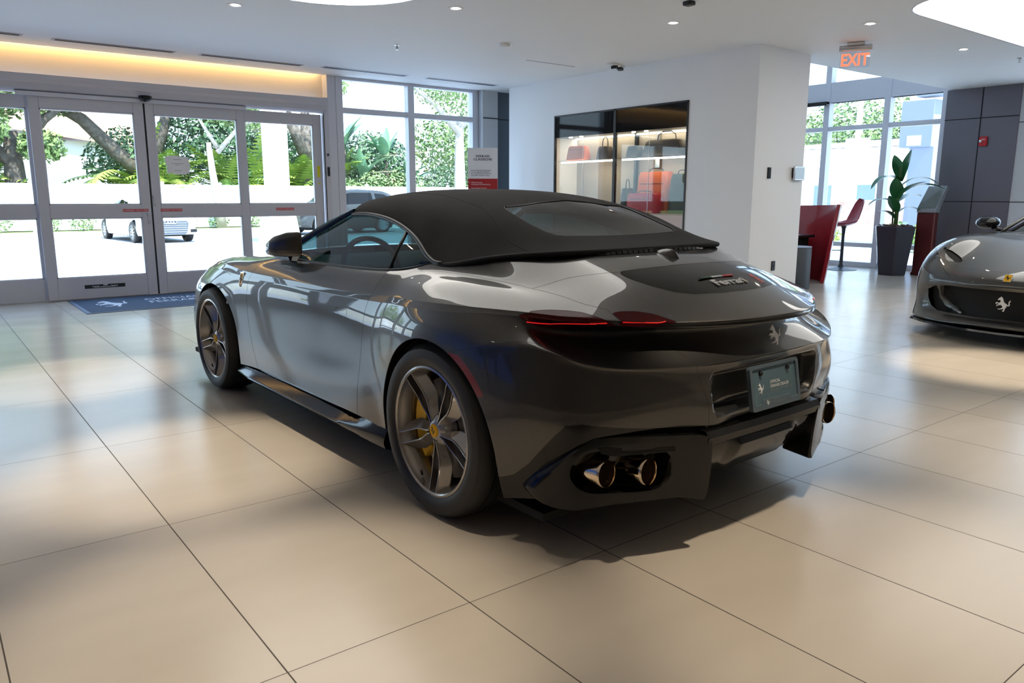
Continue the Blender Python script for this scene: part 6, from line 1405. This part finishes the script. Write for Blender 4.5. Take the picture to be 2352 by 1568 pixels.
# big oaks, left
tree('oak_tree', 'dark oak behind the left sliding door with an arching trunk', 2.9, 35.0, 3.9, .42, [(-3.2,0,5.2,2.6),(-.3,-.3,6.0,2.4),(2.6,0,6.3,1.9,.7),(-1.6,-1.2,4.0,1.5,.5),(.9,-1,3.3,.9,.22)], branches=[([(0,0,2.6),(-1.3,0,3.9),(-2.4,0,5.0)],[.28,.2,.1]),([(.1,0,3),(1.2,0,4.4),(2.2,0,5.2)],[.25,.18,.1])], n=2400, size=.17)
tree('oak_tree', 'oak with a long leaning bough seen across the meeting door stiles', 8.2, 36.5, 2.6, .30, [(-3.6,0,6.0,1.9,.9),(1.0,0,7.0,2.6),(3.5,0,6.2,2.2)], branches=[([(0,0,2.2),(-1.2,0,3.2),(-2.5,0,4.6),(-4.2,0,5.6)],[.34,.32,.27,.16]),([(0,0,2.4),(.7,0,4.2),(1.3,0,6.2)],[.3,.26,.15])], n=2200, size=.17)
tree('pale_tree', 'pale slender trunk in front of the fence behind the right sliding door', 10.05, 32.4, 3.6, .17, [(0,0,5.6,1.6,.8),(1.4,.5,5.0,1.2,.4)], bark='palebark', branches=[([(0,0,3.2),(.9,0,4.2),(1.6,0,4.6)],[.12,.08,.05]),([(0,0,3.4),(-.7,0,4.6)],[.10,.05])], n=1100, lean=-.35, group='trees in front of the white fence')
tree('pale_tree', 'thick pale forked trunk behind the storefront window', 22.6, 32.6, 5.2, .32, [(-.5,0,7.2,2.2),(1.8,.4,5.4,1.3,.4)], bark='palebark', branches=[([(0,0,4.6),(-1.5,0,6.0),(-2.6,0,6.6)],[.2,.14,.08]),([(0,0,4.9),(1.5,0,6.2),(2.6,0,6.6)],[.2,.14,.08])], n=1500, group='trees in front of the white fence')
tree('forked_tree', 'grey forked tree right of the white canopy column', 15.6, 36.0, 5.5, .36, [(0,0,7.4,2.4),(-2.6,0,6.2,1.8,.6)], branches=[([(0,0,3.2),(-.7,0,4.8),(-1.4,0,6.6)],[.34,.26,.16]),([(0,0,3.2),(.9,0,4.8),(1.5,0,6.6)],[.3,.24,.14])], n=1500)
for x, y, z, r, lm, k, n in ((11.6,37.5,4.2,2.8,'darkleaf',0,2600),(15.2,38.5,3.6,2.3,'darkleaf',1,1600),(-2.4,36,4.2,3.0,'oakleaf',2,2600),(-6.5,35.5,4.0,3.0,'oakleaf',3,1800),(19.6,37.0,3.2,2.3,'darkleaf',4,2200),(25.8,37.5,4.4,3.0,'oakleaf',5,2400),(29.5,37,3.0,2.6,'darkleaf',6,1500),(8.0,38.2,3.0,2.2,'darkleaf',7,1600)):
    tree('leafy_tree', ['dense dark tree directly behind the pale slender trunk','dark tree behind the white canopy column','oak crown filling the left side leaf of the doors','oak crown at the far left edge outside','dark tree behind the banana plants','tall tree behind the right pane of the storefront','tree beside the light exterior column','dark tree behind the paper notice'][k], x, y, z*.6, .22, [(0,0,z,r),(r*.5,-.3,z*.6,r*.6,.3)], lm=lm, n=n, size=.17, shell=.2)
for i, (x, y) in enumerate(((9.0,34.6),(11.6,34.7),(13.1,34.6),(15.3,34.5),(17.2,34.8),(2.0,34.9),(-1.6,34.6),(7.6,34.9),(14.4,35.2))):
    palm(x, y+1.7, ['bright green palm just right of the paper notice','palm to the right of the pale slender trunk','lime green palm left of the white canopy column','lime green palm right of the white canopy column','palm beside the door jamb','low palm left of the dark oak','palm seen through the left side leaf','palm behind the paper notice','tall palm behind the white canopy column'][i], nf=24, L=2.7, hb=1.2)
# banana plants behind the storefront
M['bananaleaf'] = mat('banana_leaf_blue', (.12,.26,.16), .4, noise=(1.0,(.24,.40,.25),.35,.7))
for i, (x, y, h) in enumerate(((18.2,35.0,3.0),(19.6,35.2,4.2),(21.0,35.0,2.6),(17.4,35.6,5.2))):
    o = empty('banana_plant', ['banana plant low at the left of the tall window','tall banana plant in the middle of the first window pane','banana plant beside the middle mullion of the tall window','highest banana plant at the top left of the tall window'][i], 'banana plant', (x, y, GZ+.1), group='banana plants behind the fence')
    mb = MB(); mb.tube([(0,0,0),(.1,0,h*.5),(0,0,h*.8)], [.16,.13,.09], 8); mb.build('stem', M['bark'], o, True)
    for q in range(9):
        a = 2*PI*q/9 + random.random(); el = random.uniform(.6,1.35); vs, fs = leafmesh((0,0,h*.75), (math.cos(a)*math.cos(el), math.sin(a)*math.cos(el)*.5, math.sin(el)), random.uniform(1.4,2.1), .30, random.uniform(.2,1.0), n=8)
        mb = MB(); mb.add(vs, fs); mb.build('leaf', M['bananaleaf'], o, True, fixn=False)
# hedge and shrubs
M['hedge'] = mat('hedge_leaves', (.12,.24,.09), .6, noise=(1.5,(.28,.38,.17),.35,.7))
for i, (x, y, r, h) in enumerate([(18.4,34.4,1.3,1.5),(20.4,34.5,1.4,1.7),(22.8,34.5,1.3,1.9),(25.0,34.5,1.4,1.8),(16.8,34.3,1.1,1.3)]):
    o = empty('bush', ['rounded bush behind the fence at the left of the tall window','rounded bush behind the fence below the banana plants','rounded bush behind the fence left of the thick pale trunk','rounded bush behind the fence right of the thick pale trunk','rounded bush behind the fence next to the door jamb'][i], 'bush', (x, y, GZ+.1), group='bushes behind the fence'); mb = MB(); foliage(mb, (0,0,h), r, 1500, .12, (1,.6,.9), .3); mb.build('foliage', M['hedge'], o, fixn=False); mb = MB(); mb.tube([(0,0,0),(0,0,h)], .06, 6); mb.build('stem', M['bark'], o)
for i, x in enumerate(np.arange(-6, 26, 1.35)):
    if 6.5 < x < 8.2: continue
    o = empty('shrub', 'low green shrub at the foot of the white fence, ' + ('first','second','third','fourth','fifth','sixth','seventh','eighth','ninth','tenth','eleventh','twelfth','thirteenth','fourteenth','fifteenth','sixteenth','seventeenth','eighteenth','nineteenth','twentieth','last but three','last but two','last but one','last')[i] + ' from the left', 'shrub', (x+random.uniform(-.2,.2), 32.9, GZ+.1), group='low shrubs at the foot of the fence'); mb = MB(); foliage(mb, (0,0,.36), random.uniform(.45,.62), 160, .085, (1,.6,.8), .2); mb.build('foliage', M['hedge'], o, fixn=False); mb = MB(); mb.tube([(0,0,0),(.03,0,.35)], .02, 5); mb.build('stem', M['bark'], o)
# white canopy column outside the doors
o = empty('canopy_column', 'round white canopy column on a flared base outside the right door leaf', 'column', (8.55, 22.0, GZ)); mb = MB(); mb.box((-.30,-.30,.75), (.30,.30,5.2)); mb.build('shaft', M['vinyl'], o, bevel=.01); mb = MB(); mb.add([(-.52,-.52,0),(.52,-.52,0),(.52,.52,0),(-.52,.52,0),(-.40,-.40,.95),(.40,-.40,.95),(.40,.40,.95),(-.40,.40,.95)], [(0,3,2,1),(4,5,6,7),(0,1,5,4),(1,2,6,5),(2,3,7,6),(3,0,4,7)]); mb.build('base', M['vinyl'], o)
o = empty('canopy_pier', 'pale square pier outside the right pane of the tall window', 'column', (8.45, 10.6, GZ)); mb = MB(); mb.box((-.32,-.3,0), (.45,.3,5.0)); mb.build('shaft', mat('pier', (.62,.66,.72), .6), o); mb = MB(); mb.box((-.325,-.305,2.72), (.455,.305,2.74)); mb.build('joint', M['clad'], o)
# house beyond the fence
o = empty('house', 'white house with orange tiled roof beyond the fence, between the oaks', 'house', (6.0, 50.0, GZ))
mb = MB(); mb.box((-1.5,0,0), (5.5,8,4.6)); mb.add([(-1.5,0,4.6),(5.5,0,4.6),(5.5,8,4.6),(-1.5,8,4.6),(-1.5,4,7.2),(5.5,4,5.0)], [(0,1,5,4),(2,3,4,5),(3,0,4),(1,2,5)]); mb.build('walls', M['vinyl'], o)
mb = MB(); mb.add([(-1.8,-.6,5.3),(6,-.6,4.3),(6,4,6.2),(-1.8,4,8.2)], [(0,1,2,3)]); mb.add([(-1.8,-.6,5.1),(6,-.6,4.1),(6,4,6.0),(-1.8,4,8.0)], [(3,2,1,0)]); mb.add([(-1.8,-.6,5.3),(6,-.6,4.3),(6,-.6,4.1),(-1.8,-.6,5.1)], [(0,3,2,1)]); mb.build('roof', mat('terracotta', (.62,.36,.26), .8), o)
o = empty('low_house', 'low white house with dark shingle roof over the fence top', 'house', (1.5, 44.0, GZ)); mb = MB(); mb.box((-3,0,0), (5,5,2.1)); mb.build('walls', M['vinyl'], o); mb = MB(); mb.add([(-3.4,-.4,2.1),(5.6,-.4,2.1),(5.6,5.4,2.1),(-3.4,5.4,2.1),(1.0,2.4,3.1),(4.2,2.4,3.3)], [(0,1,5,4),(1,2,5),(2,3,4,5),(3,0,4)]); mb.build('roof', mat('shingle', (.20,.20,.22), .8), o)
# ---- parked cars (outside) ----
def simplecar(name, label, paint_m, prof, L, Wd, loc, rz, wr=.34, glass_m='blackglass', grille=None, group=None, suv=False):
    """prof: list of stations (y, z_belt, z_top, half width belt, half width top, z_bottom)"""
    o = empty(name, label, 'car', loc, rz); K = 14; sec_ = []
    for (y, zb, zt, wb_, wt_, z0) in prof:
        r_ = []
        for j in range(K+1):
            u = j/K
            if u < .5:
                v = u/.5; w_ = wb_*(.93 + .07*math.sin(PI*min(1, v*1.1+.12))); z = z0 + (zb-z0)*v
            else:
                v = (u-.5)/.5; a = v*PI/2; cabin = zt-zb > .2
                if cabin: w_ = wb_ + (wt_-wb_)*min(1, v*1.5) if v < .66 else wt_*(1-((v-.66)/.34)**2.2); z = zb + (zt-zb)*(min(1, v/.66)*.92 + .08*math.sin(a))
                else: w_ = wb_*(1-v**3.0); z = zb + (zt-zb)*math.sin(a)
            r_.append((w_, y, z))
        sec_.append(r_)
    # smooth resample along the length
    A = np.array(sec_); pf_ = _eval1(fit(A[:, :, None, :].reshape(len(A), K+1, 3), 2, False), np.linspace(0, len(A)-1, 6*(len(A)-1)+1), False)
    pf_[:, -1, 0] = 0; pf_[:, :, 0] = np.maximum(pf_[:, :, 0], 0)
    Nn = normals(pf_); 
    if Nn[len(pf_)//2, 3][0] < 0: Nn = -Nn
    Nn[:, -1, 0] = 0
    TKc = np.stack(np.meshgrid(np.linspace(0, len(A)-1, len(pf_)), np.arange(K+1)/K, indexing='ij'), -1)
    sh_ = Shell(pf_, Nn, TKc); ys_ = [q[0] for q in prof]; ax = (L/2-.86, -(L/2-.90))
    for yw in ax: sh_.cut(lambda V, TK: np.where(V[:, 0] > .35, np.hypot(V[:, 1]-yw, np.maximum(V[:, 2]-wr, 0)) + np.where(V[:, 2] < wr, 0, 0) - (wr+.055), 1.0))
    zbt = lambda V: np.interp(V[:, 1], ys_, [q[1] for q in prof]); ztt = lambda V: np.interp(V[:, 1], ys_, [q[2] for q in prof])
    gl = lambda V, TK: np.where(ztt(V)-zbt(V) > .18, np.maximum(np.maximum(zbt(V)+.03-V[:, 2], V[:, 2]-(ztt(V)-.10)), .55-TK[:, 1]+0*V[:, 0]), 1.0)
    sh_.cut(gl); pc = sh_.centroids(); pk = sh_.cent_tk(); g1 = gl(pc, pk) < 0
    pill = np.zeros(len(pc), bool)
    for py in ((-.05, .03), (-1.12, -.98)): pill |= (pc[:, 1] > py[0]) & (pc[:, 1] < py[1]) & (pc[:, 0] > .4)
    keep_ = np.ones(len(pc), bool)
    for yw in ax: keep_ &= ~((pc[:, 0] > .35) & (np.hypot(pc[:, 1]-yw, np.maximum(pc[:, 2]-wr, 0)) < wr+.054))
    bi = [i for i in range(len(pc)) if keep_[i] and not (g1[i] and not pill[i])]; gi = [i for i in range(len(pc)) if keep_[i] and g1[i] and not pill[i]]
    shellobj('body', sh_, bi, paint_m, o, 2, flange=.03); shellobj('windows', sh_, gi, M[glass_m], o, 2, flange=0)
    # end caps
    for e_, yy_ in ((0, prof[0][0]), (-1, prof[-1][0])):
        P = [(a[0], yy_, a[2]) for a in pf_[e_]]; P2 = [(-a, b, c) for a, b, c in P[::-1]]; mbq = MB(); pts_ = P + P2[1:]; mbq.add(pts_, [tuple(range(len(pts_)))]); mbq.build('nose_panel' if e_ == -1 else 'tail_panel', paint_m, o, fixn=True)
    mbq = MB(); mbq.box((-Wd/2+.2,-L/2+.3,.2), (Wd/2-.2,L/2-.3,.75)); mbq.box((-Wd/2+.08,-L/2+1.3,.2), (Wd/2-.08,L/2-1.3,.7)); mbq.build('underbody', M['dark'], o)
    for yw in ax:
        for sd in (-1, 1):
            w = empty('wheel'); w.parent = o; w.location = (sd*(Wd/2-.01), yw, wr); w.rotation_euler = (0, 0, PI if sd < 0 else 0)
            mbq = MB(); mbq.lathe([(wr-.11,-.22),(wr-.01,-.21),(wr,-.18),(wr,-.04),(wr-.01,-.012),(wr-.10,-.006),(wr-.11,-.02)], 32, 'x', close=True); mbq.build('tyre', M['rubber'], w, auto=35)
            mbq = MB(); mbq.lathe([(wr-.10,-.012),(wr-.12,-.02),(wr-.13,-.15),(0,-.15)], 32, 'x', cap=False)
            for q in range(10): a = 2*PI*q/10; c_, s_ = math.cos(a), math.sin(a); mbq.obox((-.03,(wr-.06)*.5*c_,(wr-.06)*.5*s_), (.012,0,0), (0,(wr-.10)*.5*c_,(wr-.10)*.5*s_), (0,-.018*s_,.018*c_))
            mbq.lathe([(0,-.018),(.05,-.02),(.055,-.05)], 20, 'x', cap=False); mbq.build('alloy_rim', M['brushed'], w, auto=35)
    return o
wp = mat('white_car_paint', (.80,.80,.80), .3, coat=.8); bp_ = mat('dark_suv_paint', (.03,.035,.035), .3, .3, coat=1.0)
SED = [(-2.45,.60,.95,.70,.5,.35),(-2.35,.75,1.02,.84,.6,.28),(-1.9,.86,1.10,.91,.66,.24),(-1.3,.90,1.22,.93,.62,.22),(-.7,.91,1.42,.93,.58,.22),(0,.90,1.46,.93,.60,.22),(.6,.88,1.38,.93,.62,.22),(1.1,.86,1.08,.92,.66,.22),(1.7,.82,.95,.91,.6,.23),(2.2,.72,.86,.88,.6,.24),(2.42,.58,.76,.80,.6,.24),(2.48,.5,.66,.72,.5,.26)]
wc = simplecar('parked_car', 'white saloon parked nose-on outside, seen across the meeting door leaves', wp, SED, 4.95, 1.87, (5.75, 26.9, GZ), math.radians(180+4))
mb = MB(); mb.prism([(-.50,.70),(.50,.70),(.56,.62),(.50,.32),(.42,.27),(-.42,.27),(-.50,.32),(-.56,.62)], (0,2.505,0), (1,0,0), (0,0,1), (0,.025,0)); gr_ = mb.build('grille', mat('grille_grey', (.10,.12,.15), .4), wc)
for z in (.34,.41,.48,.55,.62): mb = MB(); mb.box((-.50,2.53,z), (.50,2.54,z+.018)); mb.build('grille_bar', M['brushed'], gr_)
for q in range(4):
    mb = MB(); c_2 = ((q-1.5)*.085, 2.548, .66); mb.tube([(c_2[0]+.055*math.cos(a), c_2[1], c_2[2]+.055*math.sin(a)) for a in [2*PI*k/16 for k in range(16)]], .010, 6, closed=True); mb.build('ring_emblem', M['chrome'], gr_, True)
for sd in (-1, 1): mb = MB(); mb.box((sd*.62,2.44,.33), (sd*.82,2.52,.43)); mb.build('lower_intake', M['grille_grey'] if 'grille_grey' in M else M['satin_black'], wc, bevel=.01); mb = MB(); mb.prism([(.55,.66),(.80,.62),(.84,.70),(.6,.73)], (0,2.44,0), (sd,0,0), (0,0,1), (0,.05,0)); mb.build('headlamp', M['brushed'], wc)
for sd in (-1, 1): mb = MB(); mb.box((sd*.94,.62,.95), (sd*1.08,.72,1.07)); mb.build('door_mirror', wp, wc, bevel=.02)
SUV = [(-2.35,.75,1.15,.80,.6,.40),(-2.25,.95,1.45,.90,.62,.34),(-1.7,1.05,1.66,.94,.66,.28),(-.9,1.08,1.72,.95,.68,.26),(0,1.07,1.72,.95,.68,.26),(.5,1.05,1.62,.95,.68,.26),(1.0,1.02,1.25,.95,.7,.26),(1.6,.98,1.10,.94,.66,.28),(2.1,.88,1.0,.90,.62,.30),(2.35,.70,.86,.80,.55,.32)]
sc_ = simplecar('parked_suv', 'dark grey off-roader parked outside behind the door jamb', bp_, SUV, 4.75, 1.93, (13.3, 27.6, GZ), math.radians(100), wr=.37)
mb = MB()
for sd in (-.66,.66): mb.tube([(sd,.3,1.74),(sd,-.2,1.78),(sd,-1.4,1.77),(sd,-1.8,1.72)], .018, 6)
mb.build('roof_rails', M['brushed'], sc_, True)
simplecar('parked_car', 'white car cut off by the left edge of the picture, parked outside', wp, SED, 4.95, 1.87, (-1.3, 24.4, GZ), math.radians(150))
# ---- beyond the right-hand windows ----
o = empty('white_building', 'low white building with gabled roof across the road, beyond the right-hand windows', 'building', (46, 25.5, GZ), math.radians(-10))
mb = MB(); mb.box((0,-6,0), (10,9,3.3)); mb.build('walls', M['vinyl'], o); mb = MB(); mb.add([(-.6,-6.6,3.3),(10.6,-6.6,3.3),(10.6,9.6,3.3),(-.6,9.6,3.3),(5,-3.5,5.2),(5,9.6,5.2)], [(0,3,5,4),(1,4,5,2),(0,4,1),(3,2,5),(0,1,2,3)]); mb.build('roof', M['vinyl'], o)
for y in (-3.6,-.4,2.6,6): mb = MB(); mb.box((-.05,y,.7), (.02,y+1.3,2.2)); mb.build('window', mat('far_window', (.25,.33,.42), .2) if y < -3 else M['far_window'] if 'far_window' in M else mat('far_window', (.25,.33,.42), .2), o)
o = empty('brick_wall', 'pale brick garden wall across the road', 'wall', (38, 16.5, GZ)); mb = MB(); mb.box((0,-6,0), (.3,4,1.25)); mb.build('masonry', mat('pale_brick', (.55,.36,.27), .85, noise=(4,(.66,.50,.40),.4,.6)), o); mb = MB(); mb.box((-.04,-6,1.25), (.34,4,1.33)); mb.build('coping', M['vinyl'], o)
for i, (x, y, h, r, lm) in enumerate(((58,38,5.5,4.6,'oakleaf'),(58,30,6.0,4.8,'oakleaf'),(60,22,5.5,4.6,'oakleaf'),(56,17,6.5,3.6,'darkleaf'),(40.6,14.5,1.3,1.3,'limeleaf'),(40.6,11.5,1.3,1.3,'limeleaf'))):
    tree('leafy_tree' if i < 4 else 'hedge_bush', ['pale green tree behind the white building, left','pale green tree above the white building roof','broad tree right of the lamp post','dark tree behind the grey pylon','yellow-green bush over the brick wall, left','yellow-green bush over the brick wall, right'][i], x, y, h*.6, .3 if i < 4 else .06, [(0,0,h,r),(2,-3,h*.8,r*.7,.5)] if i < 4 else [(0,0,h,r)], lm=lm, n=2300 if i < 4 else 600, size=.26 if i < 4 else .15, group='trees across the road', cat='tree' if i < 4 else 'bush')
for i, (x, y) in enumerate(((22.5,9.4),(22,11.4),(24,7.4),(21,8.0))):
    o = empty('garden_plant', ['low leafy garden plant behind the bar stool','low leafy garden plant left of the bar stool','low leafy garden plant right of the bar stool','small low garden plant under the bar stool seat'][i], 'shrub', (x, y, GZ), group='low garden plants outside the right windows'); mb = MB(); foliage(mb, (0,0,.35), .55, 260, .10, (1,1,.8), .2); mb.build('foliage', M['limeleaf'] if i % 2 else M['hedge'], o, fixn=False); mb = MB(); mb.tube([(0,0,0),(.02,0,.3)], .02, 5); mb.build('stem', M['bark'], o)
o = empty('sign_pylon', 'grey-blue sign pylon outside behind the potted plant', 'sign', (24.5, 9.75, GZ)); M['pylon'] = mat('pylon', (.24,.27,.36), .5); mb = MB(); mb.box((-.25,-.42,0), (.25,.30,3.0)); mb.build('lower_shaft', M['pylon'], o); mb = MB(); mb.box((-.3,-.35,3.0), (.3,.62,4.4)); mb.build('upper_box', M['pylon'], o); mb = MB(); mb.box((-.31,-.05,3.05), (-.30,.38,3.35)); mb.build('sign_face', M['vinyl'], o); mb = MB(); mb.box((-.3,-.7,4.5), (.3,.2,4.9)); mb.build('top_cap', M['pylon'], o)
o = empty('lamp_post', 'slim white lamp post outside between the window mullions', 'lamp post', (30, 14.9, GZ)); mb = MB(); mb.tube([(0,0,0),(0,0,7.5)], [.13,.10], 10); mb.build('pole', M['vinyl'], o, True)
mb = MB(); mb.box((-.3,-.35,3.4), (.3,.35,3.8)); mb.build('sign_box', M['vinyl'], o)
for i, (z0, z1) in enumerate(((4.3,4.4),(4.9,5.1),(3.9,4.0),(6.6,7.0))):
    mb = MB(); mb.tube([(44,-8,z1+.6),(42,10,z0),(40,40,z1)], .018, 5); tag(mb.build('power_cable', M['satin_black']), ('second lowest','second highest','lowest','highest')[i]+' of the thin overhead cables beyond the right windows', 'cable', 'overhead cables across the road')
# trees outside the left glazing (seen only as reflections)
for i, (x, y, h, r) in enumerate(((-16,2,3.2,2.2),(-17,8,3.6,2.6),(-15.5,-4,3.0,2.0))):
    tree('leafy_tree', 'tree outside the left-hand glazing, seen only mirrored in the car', x, y, h*.6, .18, [(0,0,h,r)], n=900, size=.2, group='trees outside the left glazing')
for i, (x, y) in enumerate(((-13,4.5),(-13.5,-1))): palm(x, y, 'palm outside the left-hand glazing, seen only mirrored in the car', nf=14, L=2.2, hb=2.6, grp='palms outside the left glazing')
